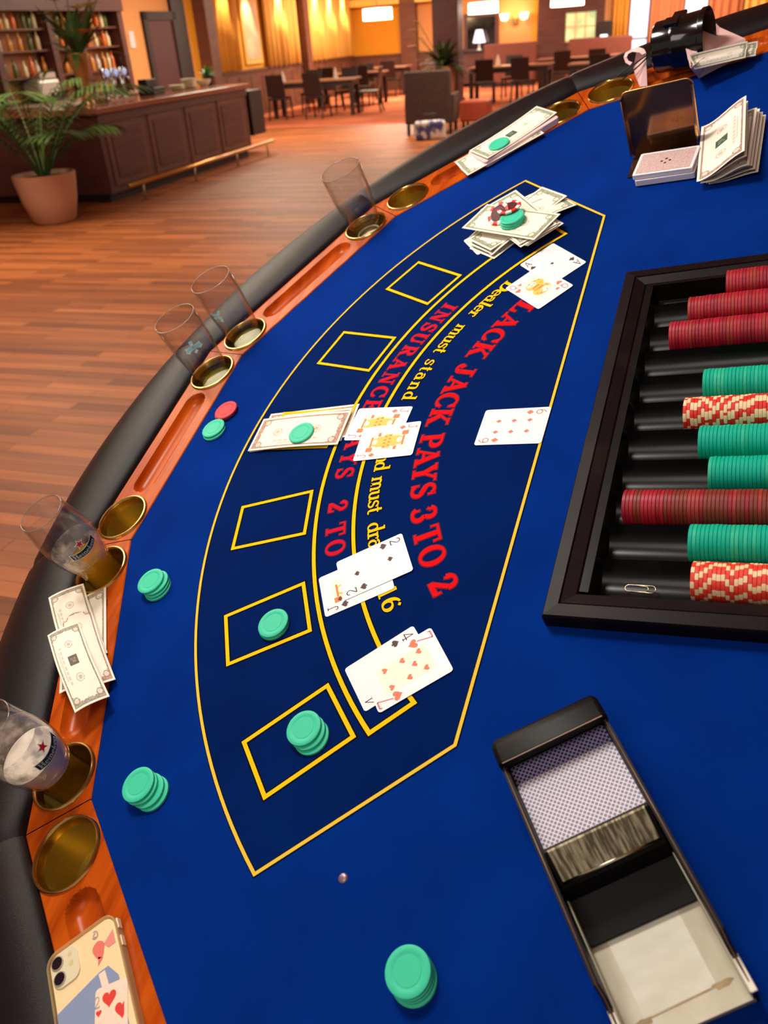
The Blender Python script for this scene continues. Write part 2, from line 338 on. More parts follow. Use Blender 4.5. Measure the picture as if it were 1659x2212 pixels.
# rail: seven wooden sections with a chip groove, brass cup holders, padded armrest
NC = .043; TC = .1575; RH = .0385; GL = .107; GR = .0195; RW = .0825
def rail_section(s):
    mb = MB(); nx, ny = 236, 56; V = {}
    hs = [Vector((-TC, NC)), Vector((TC, NC))]
    ex = math.tan(STEP / 2)
    def depth(t, n):
        x = max(abs(t) - (GL - GR), 0); d = math.hypot(x, n - NC)
        if d >= GR: return 0
        return -math.sqrt(max(0, 1 - (d / GR) ** 2)) * .0125 - .0015 * smooth01((GR - d) / .003)
    for j in range(ny + 1):
        n = RW * j / ny; hl = HALF + n * ex - .0007
        for i in range(nx + 1):
            t = -hl + 2 * hl * i / nx; V[i, j] = len(mb.v); p = segpt(s, t, n, .002 + depth(t, n))
            # soften the two long edges
            if j == 0 or j == ny: p.z -= .0012
            mb.v.append(tuple(p))
    for j in range(ny):
        for i in range(nx):
            n = RW * (j + .5) / ny; hl = HALF + n * ex; t = -hl + 2 * hl * (i + .5) / nx
            if min(math.hypot(t - h.x, n - h.y) for h in hs) < RH: continue
            mb.f.append((V[i, j], V[i, j + 1], V[i + 1, j + 1], V[i + 1, j])); mb.m.append(0)
    # sides
    for j0, sgn in ((0, 1), (ny, -1)):
        for i in range(0, nx):
            a, b = mb.v[V[i, j0]], mb.v[V[i + 1, j0]]
            f = [a, b, (b[0], b[1], -.03), (a[0], a[1], -.03)]; mb.face(f if sgn > 0 else f[::-1])
    for i0 in (0, nx):
        for j in range(ny):
            a, b = mb.v[V[i0, j]], mb.v[V[i0, j + 1]]; mb.face([a, b, (b[0], b[1], -.03), (a[0], a[1], -.03)], 1)
    return mb.build('rail_section', [rail_wood, joint], table, smooth='auto')
for s in range(-3, 4): rail_section(s)
hp = [(.0365, -.062), (.0368, -.01), (.0366, .001), (.0372, .0034), (.0388, .0052), (.0405, .0050), (.0418, .0036), (.0422, .0022)]
mbh = MB().lathe(hp, 56); mbh.face([(.0365 * math.cos(2 * PI * i / 56), .0365 * math.sin(2 * PI * i / 56), -.062) for i in range(56)], 1)
for k, f in enumerate(mbh.f):
    if k < 56: mbh.m[k] = 1
holder0 = mbh.build('cup_holder', [brass, brass_in], table, smooth='auto'); first = True
for s in range(-3, 4):
    for t in (-TC, TC):
        h = holder0 if first else holder0.copy()
        if not first: C.objects.link(h)
        first = False; h.parent = table; h.location = segpt(s, t, NC, 0)
# armrest
prof = [(.0825, -.03), (.0825, -.004), (.0840, .004), (.092, .010), (.106, .0145), (.124, .0165), (.146, .0145), (.170, .0075), (.192, -.002), (.212, -.013), (.228, -.030), (.232, -.050), (.228, -.070), (.212, -.088), (.19, -.096), (.10, -.10)]
for s in range(-3, 4):
    mb = MB(); N = 44
    for i in range(N + 1):
        a = (s - .5 + i / N) * STEP; loc = a - s * STEP
        e = min(i, N - i) * STEP / N * 1.0; pinch = .0022 * (1 - smooth01(e / .010)) if s in (-1, 1, 3, -3, 0, 2, -2) else 0
        for n, z in prof:
            ap = AP + n; rp = ap / math.cos(loc); rc = ap * 1.0105
            w = smooth01((n - .085) / .09); r = rp * (1 - w) + rc * w
            k = smooth01((n - .084) / .02)
            mb.v.append((r * math.sin(a) * (1 - pinch * .3 * k), r * math.cos(a) * (1 - pinch * .3 * k), z - pinch * k))
    P_ = len(prof)
    for i in range(N):
        for j in range(P_ - 1): mb.f.append((i * P_ + j, i * P_ + j + 1, (i + 1) * P_ + j + 1, (i + 1) * P_ + j)); mb.m.append(0)
    mb.build('armrest_section', vinyl, table, smooth=True)
# apron and pedestals down to the hall floor
mb = MB(); ap = [((AP + .17) * math.sin(a), (AP + .17) * math.cos(a)) for a in [math.radians(92.4 - 184.8 * i / 28) for i in range(29)]]
mb.prism([(x, max(y, -.17)) for x, y in ap], -.19, -.075); mb.build('apron', dark, table)
iRM = RM.inverted()
for x, y in ((-.42, .30), (.42, .30)):
    p0 = iRM @ Vector((x, y, -.18)); dz = (iRM.to_3x3() @ Vector((0, 0, -1))); L_ = -p0.z / dz.z
    MB().lathe([(.0, -L_ - .18), (.09, -L_ - .18), (.075, -L_ * .5 - .18), (.06, -.18)], 24, (x, y, 0)).build('pedestal', dark, table, smooth=True)
# ------------------------------------------------------------------ chips
teal = mat('teal_chip', srgb(64, 206, 166), .5, spec=.25); teal2 = mat('deep_teal_chip', srgb(0, 176, 146), .5, spec=.25)
redc = mat('red_chip', srgb(214, 66, 74), .5, spec=.25); maroon = mat('maroon_chip', srgb(170, 22, 44), .45); brownc = mat('brown_red_chip', srgb(128, 44, 30), .45); crim = mat('crimson_chip', srgb(150, 14, 38), .45)
orange_red = mat('orange_red_chip', srgb(226, 40, 26), .45); cream = mat('cream_stripe', srgb(244, 214, 170), .5); white_p = mat('white_stripe', srgb(246, 238, 230), .5)
maroon_face = mat('maroon_inlay', srgb(88, 14, 28), .5)
CR, CT = .0196, .0034
def chip_mesh(name, mats, stripes=0, ph=0):
    mb = MB(); n = 48
    p = [(0, 0), (CR - .0007, 0), (CR, .0005), (CR, CT - .0005), (CR - .0007, CT), (.0138, CT), (.0134, CT - .00025), (.0118, CT - .00025), (.0115, CT), (0, CT)]
    def mi(j, i):
        if stripes:
            if (i + ph) % (n // stripes) < (n // stripes) * .42 and j in (1, 2, 3, 4): return 1
            if j >= 5 and len(mats) > 2: return 2
        return 0
    mb.lathe(p, n, mis=mi); o = mb.build(name, mats, smooth='auto'); return o
protos = {'teal': chip_mesh('casino_chip', [teal]), 'red': chip_mesh('casino_chip', [redc]),
          'striped': chip_mesh('casino_chip', [orange_red, white_p, maroon_face], 6)}
used_p = set()
def chip(kind, x, y, z, label, group=None, rot=None, tilt=None):
    o = protos[kind]
    if kind in used_p: o = o.copy(); C.objects.link(o)
    used_p.add(kind)
    M = T(x, y, z, random.uniform(0, 6))
    if tilt: M = Matrix.Translation((x, y, z)) @ tilt @ Matrix.Rotation(1.0, 4, 'Z')
    o.matrix_world = M; tag(o, label, 'chip', group); return o
def chip_px(kind, px, py, k, label, group=None, z0=.0003):
    """k: how many chips lie below; px,py is where the photo shows the centre of its top face"""
    z = z0 + k * CT; p = at(px, py, z + CT); return chip(kind, p.x, p.y, z, label, group)
g = 'chips stacked in the lower left betting box'
chip_px('teal', 672, 1591, 0, 'teal chip, bottom of the stack in the betting box nearest the card shoe', g)
chip_px('teal', 664, 1581, 1, 'teal chip, middle of the stack in the betting box nearest the card shoe', g)
chip_px('teal', 655, 1572, 2, 'teal chip, topmost of the stack in the betting box nearest the card shoe', g)
chip_px('teal', 589, 1345, 1, 'teal chip, upper of two lying in the betting box beside the jack of spades', 'two chips in the second betting box')
chip_px('teal', 591, 1350, 0, 'teal chip, lower of two lying in the betting box beside the jack of spades', 'two chips in the second betting box')
g = 'chips by the rail beside the beer glass'
for k, (x, y) in enumerate([(340, 1270), (337, 1264), (334, 1258), (324, 1254)]):
    chip_px('teal', x, y, k, 'teal chip, %s of four stacked on felt beside the half full beer glass' % ('bottom', 'second from bottom', 'third from bottom', 'topmost')[k], g)
g = 'chips by the rail beside the foamy beer glass'
chip_px('teal', 328, 1713, 0, 'teal chip, lowest and shifted right under the pair by the foamy beer glass', g)
chip_px('teal', 318, 1707, 1, 'teal chip, third down in the slipped stack by the foamy beer glass', g)
chip_px('teal', 304, 1700, 2, 'teal chip, second from top in the stack by the foamy beer glass', g)
chip_px('teal', 297, 1694, 3, 'teal chip, topmost of the slipped stack by the foamy beer glass', g)
g = 'chips at the bottom of the felt'
for k, (x, y) in enumerate([(893, 2117), (888, 2108), (884, 2103), (880, 2098)]):
    chip_px('teal', x, y, k, 'large looking teal chip, %s of the lone stack nearest the viewer' % ('lowest', 'third down', 'second down', 'topmost')[k], g)
chip_px('red', 487, 888, 0, 'lower red chip under the salmon one on the felt by the rail groove', 'red chips by the rail'); 
chip_px('red', 487, 885, 1, 'salmon red chip on top of its pair by the rail groove', 'red chips by the rail')
chip_px('teal', 462, 930, 0, 'teal chip, lower of two touching the red chips by the rail', 'teal pair by the rail')
chip_px('teal', 460, 924, 1, 'teal chip, upper of two touching the red chips by the rail', 'teal pair by the rail')
# ------------------------------------------------------------------ banknotes
note_mat = attr_mat('banknote_paper', .85, .1)
def pnoise(x, y, s=1.0):
    return (math.sin(x * 12.9898 * s + y * 78.233 * s) * 43758.5453) % 1.0
def note_mesh(ink, centre, seed=0):
    """155 x 66 mm play money: paper, scrolled border, seals and a centre block as vertex colours"""
    w, h, nx, ny = .155, .066, 124, 53; me = bpy.data.meshes.new('banknote')
    vs = [((i / nx - .5) * w, (j / ny - .5) * h, 0) for j in range(ny + 1) for i in range(nx + 1)]
    fs = [(j * (nx + 1) + i, j * (nx + 1) + i + 1, (j + 1) * (nx + 1) + i + 1, (j + 1) * (nx + 1) + i) for j in range(ny) for i in range(nx)]
    me.from_pydata(vs, [], fs); me.update(); ca = me.color_attributes.new('print', 'BYTE_COLOR', 'CORNER')
    paper = (252, 243, 226); green = (46, 74, 52); rnd = random.Random(seed)
    for p in me.polygons:
        x, y = p.center.x * 1000, p.center.y * 1000; ax, ay = 77.5 - abs(x), 33 - abs(y); e = min(ax, ay)
        n = pnoise(round(x / 1.6), round(y / 1.6)); c = paper; k = 0
        depth = 11 + 2.5 * math.sin(x * .42) * math.cos(y * .3) + 5 * smooth01((24 - math.hypot(ax, ay)) / 10)
        side = 9 if ax < ay * 1.3 and ax < 20 else 0
        if 3.5 < e < depth * .62 + side * .45: k = .50 + .38 * n
        if abs(e - 3.9) < .6: k = .85
        if math.hypot(ax - 14, ay - 11) < 6.0 and e > 3: k = .12 + .2 * n + (.6 if abs(math.hypot(ax - 14, ay - 11) - 5.2) < .8 else 0)
        for sx in (-37, 30):
            d = math.hypot(x - sx, (y - 1) * 1.05)
            if d < 8: k = max(k, .32 + .2 * n if d > 6.4 or d < 3.5 else .10)
        if abs(y + 17) < 2.0 and abs(x) < 38 and int(x / 2.4) % 4: k = max(k, .30)
        if abs(y + 21.5) < 1.2 and abs(x) < 30: k = max(k, .25)
        col = [paper[i] * (1 - k) + ink[i] * k for i in range(3)]
        if centre and abs(x + 3) < 9 and abs(y - 1) < 8.5:
            g2 = green if centre == 1 else (92, 84, 76); kk = .85 if not (abs(x + 3) < 4 and abs(y - 1) < 5) else .55 + .3 * n
            col = [paper[i] * (1 - kk) + g2[i] * kk for i in range(3)]
        lc = srgb(*[max(0, min(255, v)) for v in col])
        for li in p.loop_indices: ca.data[li].color_srgb = tuple(max(0, min(255, v)) / 255 for v in col) + (1,)
    me.materials.append(note_mat)
    for p in me.polygons: p.use_smooth = True
    return me
BR, GN, GY = (150, 112, 100), (128, 136, 104), (140, 128, 112)
note_kinds = {'brown': note_mesh((168, 118, 100), 0, 1), 'brownc': note_mesh(BR, 1, 2), 'green': note_mesh(GN, 0, 3), 'greenc': note_mesh(GN, 1, 4), 'grey': note_mesh(GY, 2, 5)}
def note(kind, corner, toward, z, side, label, group, bend=None, curl=None):
    """corner/toward: px of one long edge; side +1: the note lies to the left of that edge seen from above"""
    a = at(corner[0], corner[1], z); b = at(toward[0], toward[1], z); d = (b - a); d.z = 0; d.normalize(); n = Vector((-d.y, d.x, 0)) * side
    c = a + d * .0775 + n * .033
    me = note_kinds[kind].copy()
    fn = bend or (lambda x, y: 0)
    for v in me.vertices:
        v.co.z = fn(v.co.x, v.co.y)
        if curl:      # the side away from the edge hangs down: curl = (width left, drop)
            t = (v.co.y * side + .033) / .066; v.co.y = side * (-.033 + curl[0] * (t if t < .3 else .3 + (t - .3) * .93)); v.co.z -= curl[1] * t ** 1.6
    o = bpy.data.objects.new('banknote', me); C.objects.link(o)
    m = o.modifiers.new('thickness', 'SOLIDIFY'); m.thickness = .00025; m.offset = -1
    o.matrix_world = T(c.x, c.y, z, math.atan2(d.y, d.x)); tag(o, label, 'banknote', group); return o
# ------------------------------------------------------------------ playing cards
card_white = mat('card_white', srgb(244, 243, 246), .35, spec=.3); card_back_side = mat('card_back_blue', srgb(90, 90, 140), .5)
pip_red = mat('pip_orange_red', srgb(236, 120, 84), .6); pip_dark = mat('pip_dark', srgb(76, 40, 40), .6); ix_red = mat('index_red', srgb(214, 120, 116), .6); ix_dark = mat('index_dark', srgb(84, 34, 40), .6)
court_y = mat('court_yellow', srgb(250, 200, 84), .6); court_o = mat('court_orange', srgb(232, 128, 50), .6); court_c = mat('court_cream', srgb(248, 244, 226), .6)
CM = [card_white, pip_red, pip_dark, ix_red, ix_dark, court_y, court_o, court_c]
def rrect(w, h, r, n=5):
    out = []
    for cx, cy, a0 in ((w / 2 - r, h / 2 - r, 0), (-w / 2 + r, h / 2 - r, 90), (-w / 2 + r, -h / 2 + r, 180), (w / 2 - r, -h / 2 + r, 270)):
        for i in range(n + 1): a = math.radians(a0 + 90 * i / n); out.append((cx + r * math.cos(a), cy + r * math.sin(a)))
    return out
def heart(s=1):
    o = []
    for i in range(28):
        t = 2 * PI * i / 28; o.append((s * 16 * math.sin(t) ** 3 / 34, s * (13 * math.cos(t) - 5 * math.cos(2 * t) - 2 * math.cos(3 * t) - math.cos(4 * t) + 2.5) / 32))
    return [o]
def diamond(s=1): return [[(0, .52 * s), (-.40 * s, 0), (0, -.52 * s), (.40 * s, 0)]]
def spade(s=1):
    h = [(x, -y * .92 + .06 * s) for x, y in heart(s)[0]]
    return [h, [(0, -.1 * s), (.17 * s, -.5 * s), (-.17 * s, -.5 * s)]]
def club(s=1):
    c = [[(cx * s + .21 * s * math.cos(a), cy * s + .21 * s * math.sin(a)) for a in [2 * PI * i / 16 for i in range(16)]] for cx, cy in ((0, .22), (-.23, -.1), (.23, -.1))]
    return c + [[(0, .05 * s), (.15 * s, -.48 * s), (-.15 * s, -.48 * s)]]
SUIT = {'h': heart, 'd': diamond, 's': spade, 'c': club}
IXG = {'7': [Ln(.1, .95, .75, .95, .1), Ln(.75, .95, .35, 0, .1), Ln(.1, .95, .1, .8, .1)],
       '6': [Ar(.42, .3, .32, .27, 0, 360, .1, .1), Ar(.62, .45, .52, .52, 100, 190, .1, .1)],
       'J': [Ln(.55, .95, .55, .25, .1), Ar(.32, .25, .23, .22, -180, 0, .1, .1), Ln(.35, .95, .75, .95, .09)],
       'Q': [Ar(.42, .52, .34, .42, 0, 360, .1, .1), Ln(.45, .3, .8, 0, .1)],
       'A': [Ln(.1, .03, .42, .98, .08), Ln(.42, .98, .76, .03, .12), Ln(.22, .33, .64, .33, .08), Ln(.0, .03, .2, .03, .07), Ln(.64, .03, .88, .03, .07)],
       '2': [Ar(.4, .7, .3, .26, -20, 180, .1, .1), Ln(.68, .6, .12, .07, .1), Ln(.1, .06, .76, .06, .1), Ln(.76, .04, .76, .2, .08)],
       '4': [Ln(.62, 0, .62, .98, .1), Ln(.62, .96, .05, .3, .08), Ln(.05, .3, .86, .3, .09), Ln(.45, .03, .8, .03, .07)]}
def put_poly(mb, polys, cx, cy, s, flip, z, mi):
    for p in polys:
        q = [((-x if flip else x) * s + cx, (-y if flip else y) * s + cy) for x, y in p]; mb.face([(x, y, z) for x, y in q], mi)
def playing_card(rank, suit, px3, z, label, group=None, ixsize=(.0105, .0135), big=.0095):
    a, l, s = [at(q[0], q[1], z) for q in px3]; c = (l + s) / 2; c.z = z
    d = (l - a); d.z = 0
    if rank in ('J',) and suit == 's' or rank in ('2',): pass
    ang = math.atan2(d.y, d.x) - PI / 2
    W_, L_ = .0620, .0880; th = .00032
    mb = MB(); mb.prism(rrect(W_, L_, .0035), 0, th, 0)
    redr = suit in 'hd'; pm = 1 if redr else 2; im = 3 if redr else 4; zz = th + .00008
    for flip in (False, True):
        sg = -1 if flip else 1; ix, iy = -W_ / 2 + .0078, L_ / 2 - .0110
        for q in strokes_quads(IXG[rank], .0):
            pts = [((p.x - .42) * ixsize[0] * sg + ix * sg, (p.y - .5) * ixsize[1] * sg + iy * sg, zz) for p in q]; mb.face(pts, im)
        put_poly(mb, SUIT[suit](), ix * sg, (iy - .0150) * sg, big, flip, zz, pm)
    pips = {'6': [(sx * .0095, y) for sx in (-1, 1) for y in (-.0205, 0, .0205)], 'A': [(0, 0)], '2': [(0, .022), (0, -.022)],
            '7': [(sx * .0115, y) for sx in (-1, 1) for y in (-.020, 0, .020)] + [(0, .0105)], '4': []}
    if rank in pips:
        ps = .0066 if rank != 'A' else .0055
        if rank in 'A7': mb.face([(x, y, th + .00004) for x, y in [(-.017, -.030), (.017, -.030), (.017, .030), (-.017, .030)]] if rank == '7' else [(.017 * math.cos(t), .017 * math.sin(t), th + .00004) for t in [2 * PI * i / 20 for i in range(20)]], 7) if rank == '7' else None
        for x, y in pips[rank]: put_poly(mb, SUIT[suit](), x, y, ps * 1.12, y < -.001, zz, pm)
    else:      # court picture: generic blocks of yellow and orange, mirrored about the centre
        rnd = random.Random(3 if rank == 'J' else 5)
        if suit != 's' or True:
            mb.face([(x, y, th + .00004) for x, y in rrect(.033, .058, .002)], 7)
            for flip in (False, True):
                sg = -1 if flip else 1
                def bx(x0, y0, x1, y1, mi, dz=0): dz += len(mb.f) * 3e-6; mb.face([(x * sg, y * sg, zz + dz) for x, y in ((x0, y0), (x1, y0), (x1, y1), (x0, y1))], mi)
                def dsk(x, y, rx, ry, mi, dz=0): dz += len(mb.f) * 3e-6; mb.face([((x + rx * math.cos(t)) * sg, (y + ry * math.sin(t)) * sg, zz + dz) for t in [2 * PI * i / 14 for i in range(14)]], mi)
                if rank == 'Q':
                    dsk(0, .009, .0145, .0105, 5); dsk(-.004, .013, .008, .006, 7, .00003)
                    for k in range(12): dsk(rnd.uniform(-.011, .011), rnd.uniform(.001, .017), .0016, .0009, 6, .00005)
                    bx(-.006, .002, .004, .005, 6, .00004)
                else:
                    bx(-.0125, .0, .0125, .006, 5); bx(-.009, .006, .009, .016, 5); dsk(0, .018, .0075, .006, 5); dsk(0, .0185, .0048, .0042, 7, .00003)
                    bx(-.0165, .020, -.0095, .029, 6); bx(-.0085, .0225, .0095, .0250, 6, .00002); bx(.0105, .012, .0165, .016, 6)
                    for k in range(4): bx(-.011 + k * .006, .0015, -.0085 + k * .006, .0050, 6, .00003)
                    mb.face([(x * sg, y * sg, zz + .00022) for x, y in ((-.009, .006), (0, .0005), (-.002, .012))], 6)
                    mb.face([(x * sg, y * sg, zz + .00023) for x, y in ((.009, .006), (.009, .014), (.003, .009))], 6)
                put_poly(mb, SUIT[suit](), (-.0135) * sg, .0225 * sg if rank != 'Q' else .0285 * sg, .0062, flip, zz + .00030, pm)
    o = mb.build('playing_card', CM); o.matrix_world = T(c.x, c.y, z, ang); return tag(o, label, 'playing card', group)
playing_card('6', 'd', ((1022, 962.3), (1170.9, 957.8), (1048.3, 886.3)), .0010, 'six of diamonds lying alone on the felt near the chip tray')
playing_card('A', 'c', ((1195.2, 525.7), (1266.3, 565.9), (1123.5, 572.8)), .0010, 'ace of clubs partly under the queen of hearts')
playing_card('Q', 'h', ((1089.7, 625.7), (1160.8, 670.4), (1165.5, 572.4)), .0015, 'queen of hearts overlapping the ace of clubs')
playing_card('4', 's', ((744, 1444.9), (891, 1351.6), (789.7, 1538.3)), .0010, 'four of spades mostly under the seven of hearts')
playing_card('7', 'h', ((820.3, 1538.7), (981.7, 1444.9), (776, 1447)), .0015, 'seven of hearts lying over the four of spades', ixsize=(.013, .018), big=.012)
playing_card('J', 's', ((703.2, 1332.4), (852.4, 1269.1), (688.5, 1250.8)), .0010, 'jack of spades partly under the two of spades')
playing_card('2', 's', ((723.3, 1219.7), (864.6, 1156.5), (748, 1292)), .0018, 'two of spades lying over the jack of spades')
playing_card('J', 'd', ((745.5, 950.3), (861, 948), (776, 884)), .0010, 'jack of diamonds partly under the other jack of diamonds')
playing_card('J', 'd', ((761.9, 995.9), (891.3, 982.1), (785, 926)), .0018, 'jack of diamonds lying on top of the other jack, nearer the viewer')
# ------------------------------------------------------------------ chip tray
tray_black = mat('glossy_black_plastic', srgb(12, 10, 11), .3, spec=.4, noise=((30, 30, 30), srgb(22, 18, 18), 4, .45, .8))
frame_m = mat('worn_black_frame', srgb(20, 9, 12), .42, spec=.14, noise=((14, 14, 14), srgb(36, 24, 24), 4, .5, .8))
tray = empty('chip_tray', (0, 0, 0), 'long black chip tray with rows of chips, sunk into the blue felt', 'chip tray')
tx0, tx1, ty0, ty1 = -.284, .262, -.160, .2035
def ring(mb, r0, r1, z0, z1, mi=0):      # sloped rectangular ring between two rectangles
    def rc(r, z): return [(r[0], r[1], z), (r[2], r[1], z), (r[2], r[3], z), (r[0], r[3], z)]
    a, b = rc(r0, z0), rc(r1, z1)
    for i in range(4): mb.face([a[i], a[(i + 1) % 4], b[(i + 1) % 4], b[i]], mi)
def rect(o): return (tx0 + o, ty0 + o, tx1 - o, ty1 - o)
mb = MB(); ring(mb, rect(0), rect(0), 0, .017); ring(mb, rect(0), rect(.0015), .017, .0195); ring(mb, rect(.0015), rect(.0145), .0195, .0205); ring(mb, rect(.0145), rect(.0155), .0205, .0185)
ring(mb, rect(.0155), rect(.0165), .0185, .0195); ring(mb, rect(.0165), rect(.029), .0195, .0165); ring(mb, rect(.029), rect(.031), .0165, .0140); ring(mb, rect(.031), rect(.034), .0140, -.016)
mb.build('frame', frame_m, tray, weld=True)
u_hi = .2405; pitch = .0446; NT = 11; tv1 = .160; tv0 = -.127; zc, tr = .0085, .0212
mb = MB(); K = 18; pts = []
for k in range(NT):
    uc = u_hi - pitch * (k + .5)
    for i in range(K + 1):
        x = pitch / 2 - pitch * i / K; xx = max(-tr, min(tr, x)); z = zc - math.sqrt(max(0, tr * tr - xx * xx)) if abs(x) < tr else zc + .0008
        pts.append((uc + x, z))
for i in range(len(pts) - 1):
    (a, za), (b, zb) = pts[i], pts[i + 1]; mb.face([(a, tv1, za), (a, tv0, za), (b, tv0, zb), (b, tv1, zb)])
    mb.face([(a, tv1, za), (b, tv1, zb), (b, tv1 + .004, .0135), (a, tv1 + .004, .0135)])
mb.face([(pts[0][0], tv1 + .004, .0135), (pts[-1][0], tv1 + .004, .0135), (pts[-1][0], tv1 + .014, .0145), (pts[0][0], tv1 + .014, .0145)])
mb.build('trough_insert', tray_black, tray, smooth='auto', weld=True)
# chips standing in the troughs
row_start = [.073, .113, .130, None, .083, .099, .079, .065, .145, .075, .068]
row_kind = ['maroon', 'maroon', 'maroon', None, 'teal', 'spot', 'teal', 'teal', 'brown', 'teal', 'spotc']
row_name = ['far end', 'second', 'third', '', 'fifth', 'sixth', 'seventh', 'eighth', 'ninth', 'tenth', 'nearest']
def edge_chip(name, mats, stripes, ph):
    mb = MB(); n = 40; r = .0196; t = .0036
    p = [(0, 0), (r - .0005, 0), (r, .0004), (r, t - .0004), (r - .0005, t), (0, t)]
    mb.lathe(p, n, mis=lambda j, i: 1 if stripes and j in (0, 1, 2, 3) and ((i + ph) % (n // stripes)) < (n // stripes) * .36 else 0)
    return mb.build(name, mats, smooth='auto')
ep = {('teal', 0): edge_chip('casino_chip', [teal2], 0, 0), ('teal', 1): edge_chip('casino_chip', [mat('bright_teal_chip', srgb(20, 184, 148), .45)], 0, 0),
      ('maroon', 0): edge_chip('casino_chip', [maroon], 0, 0), ('maroon', 1): edge_chip('casino_chip', [crim], 0, 0), ('maroon', 2): edge_chip('casino_chip', [mat('rust_red_chip', srgb(160, 44, 40), .45)], 0, 0),
      ('brown', 0): edge_chip('casino_chip', [brownc], 0, 0), ('spot', 0): edge_chip('casino_chip', [orange_red, cream], 6, 0), ('spotc', 0): edge_chip('casino_chip', [mat('coral_red_chip', srgb(232, 60, 40), .45), cream], 8, 0)}
ep[('brown', 1)] = ep[('maroon', 1)]; ep[('brown', 2)] = ep[('maroon', 2)]
used_e = set(); CTR = .0038
for k in range(NT):
    if row_start[k] is None: continue
    uc = u_hi - pitch * (k + .5); v = row_start[k]; kd = row_kind[k]; i = 0; colour = {'maroon': 'dark red', 'teal': 'teal', 'spot': 'red and cream striped', 'spotc': 'coral and cream striped', 'brown': 'brownish red'}[kd]
    while v > -.022:
        if kd == 'teal': key = ('teal', 1 if (random.random() < .22) else 0)
        elif kd == 'maroon': key = ('maroon', random.choice([0, 0, 1, 1, 2]))
        elif kd == 'brown': key = ('maroon', random.choice([0, 1])) if i < 11 and i not in (3, 4) else ('brown', random.choice([0, 0, 0, 1, 2]))
        else: key = (kd, 0)
        o = ep[key]
        if o.name in used_e: o = o.copy(); C.objects.link(o)
        used_e.add(o.name)
        o.matrix_world = Matrix.Translation((uc + random.uniform(-.0003, .0003), v, zc + .0001 + random.uniform(-.0001, .0002))) @ Matrix.Rotation(PI / 2, 4, 'X') @ Matrix.Rotation(random.uniform(0, 6.28), 4, 'Z') @ Matrix.Scale(CTR * .97 / .0036, 4, (0, 0, 1))
        tag(o, '%s chip standing on edge in the %s trough of the tray' % (colour, row_name[k]), 'chip', '%s chips in the %s trough' % (colour, row_name[k]))
        v -= CTR; i += 1
# paper clip in the nearest trough
steel = mat('steel_wire', srgb(214, 200, 170), .25, metal=1)
ca_, cb_ = at(1350, 1272, -.0085), at(1417, 1277, -.0085)
d = (cb_ - ca_); L_ = d.length; d.normalize(); n = Vector((-d.y, d.x, 0)); w = .0042
def clip_path():
    P_ = []
    def P2(x, y): P_.append(ca_ + d * x + n * y + Vector((0, 0, .0018 + abs(y) * .12)))
    P2(.006, -w)
    for i in range(9): a = -PI / 2 + PI * i / 8; P2(L_ - w + w * math.cos(a), w * math.sin(a))
    for i in range(9): a = PI / 2 + PI * i / 8; P2(w + w * .9 * math.cos(a), w * .9 * math.sin(a))
    for i in range(9): a = -PI / 2 + PI * i / 8; P2(L_ - w - .006 + w * .75 * math.cos(a), w * .75 * math.sin(a))
    P2(.012, w * .75); return P_
tag(MB().tube(clip_path(), .0005, 6).build('paper_clip', steel, smooth=True), 'small wire paper clip lying in the nearest empty trough of the tray', 'paper clip')
# ------------------------------------------------------------------ card shoe
Ly = Vector((-.807, -.590, 0)).normalized(); Lx = Vector((Ly.y, -Ly.x, 0))
def frame(origin, x, y): return Matrix(((x.x, y.x, 0, origin[0]), (x.y, y.y, 0, origin[1]), (0, 0, 1, origin[2]), (0, 0, 0, 1)))
SM = frame((-.4045, .1690, .0005), Lx, Ly)
shoe_black = mat('black_shoe_plastic', srgb(8, 7, 8), .45, spec=.2, noise=((20, 20, 20), srgb(18, 14, 14), 3, .4, .8))
edge_glint = mat('painted_edge_highlight', srgb(120, 96, 84), .4, metal=.5)  # gold tone paints a highlight along the black top edges
shoe_metal = mat('worn_pale_metal', srgb(206, 200, 180), .42, metal=.35, noise=((30, 14, 30), srgb(168, 156, 128), 5, .42, .85))
shoe = empty('card_shoe', SM, 'open black card shoe with blue backed cards, metal weight and worn pale floor', 'card shoe')
hw = .0487; WL = .236
mb = MB().box(-hw, .004, 0, hw, WL, .004); mb.build('base', shoe_black, shoe, M=SM)
def side(sg):
    x0, x1 = (sg * hw, sg * (hw - .0042)) if sg < 0 else (sg * (hw - .0042), sg * hw)
    pr = [(.026, 0), (WL, 0), (WL, .030), (.212, .032), (.206, .036), (.200, .052), (.026, .052)]
    mb = MB(); n = len(pr); v = [(x0, y, z) for y, z in pr] + [(x1, y, z) for y, z in pr]
    mb.add(v, [tuple(range(n)), tuple(reversed(range(n, 2 * n)))] + [(i, i + n, (i + 1) % n + n, (i + 1) % n) for i in range(n)])
    o = mb.build('side_wall', shoe_black, shoe, M=SM, weld=True)
    xm = (x0 + x1) / 2
    MB().tube([(xm, y, z + .0006) for y, z in [(.028, .052), (.200, .052), (.206, .036), (.212, .032), (WL, .030)]], .0008, 6).build('highlight_edge', edge_glint, o, smooth=True, M=SM)
side(-1); side(1)
pale_lip = mat('bare_pale_metal_lip', srgb(240, 234, 214), .4, metal=.2)
for sg in (-1, 1):
    MB().box(min(sg * (hw + .0004), sg * (hw - .0046)), .212, .0285, max(sg * (hw + .0004), sg * (hw - .0046)), WL, .0318).build('pale_lip', pale_lip, shoe, M=SM, bevel=.0006)
    MB().box(min(sg * (hw - .0042), sg * (hw - .0050)), .135, .004, max(sg * (hw - .0042), sg * (hw - .0050)), WL - .002, .026).build('side_lining', shoe_metal, shoe, M=SM)
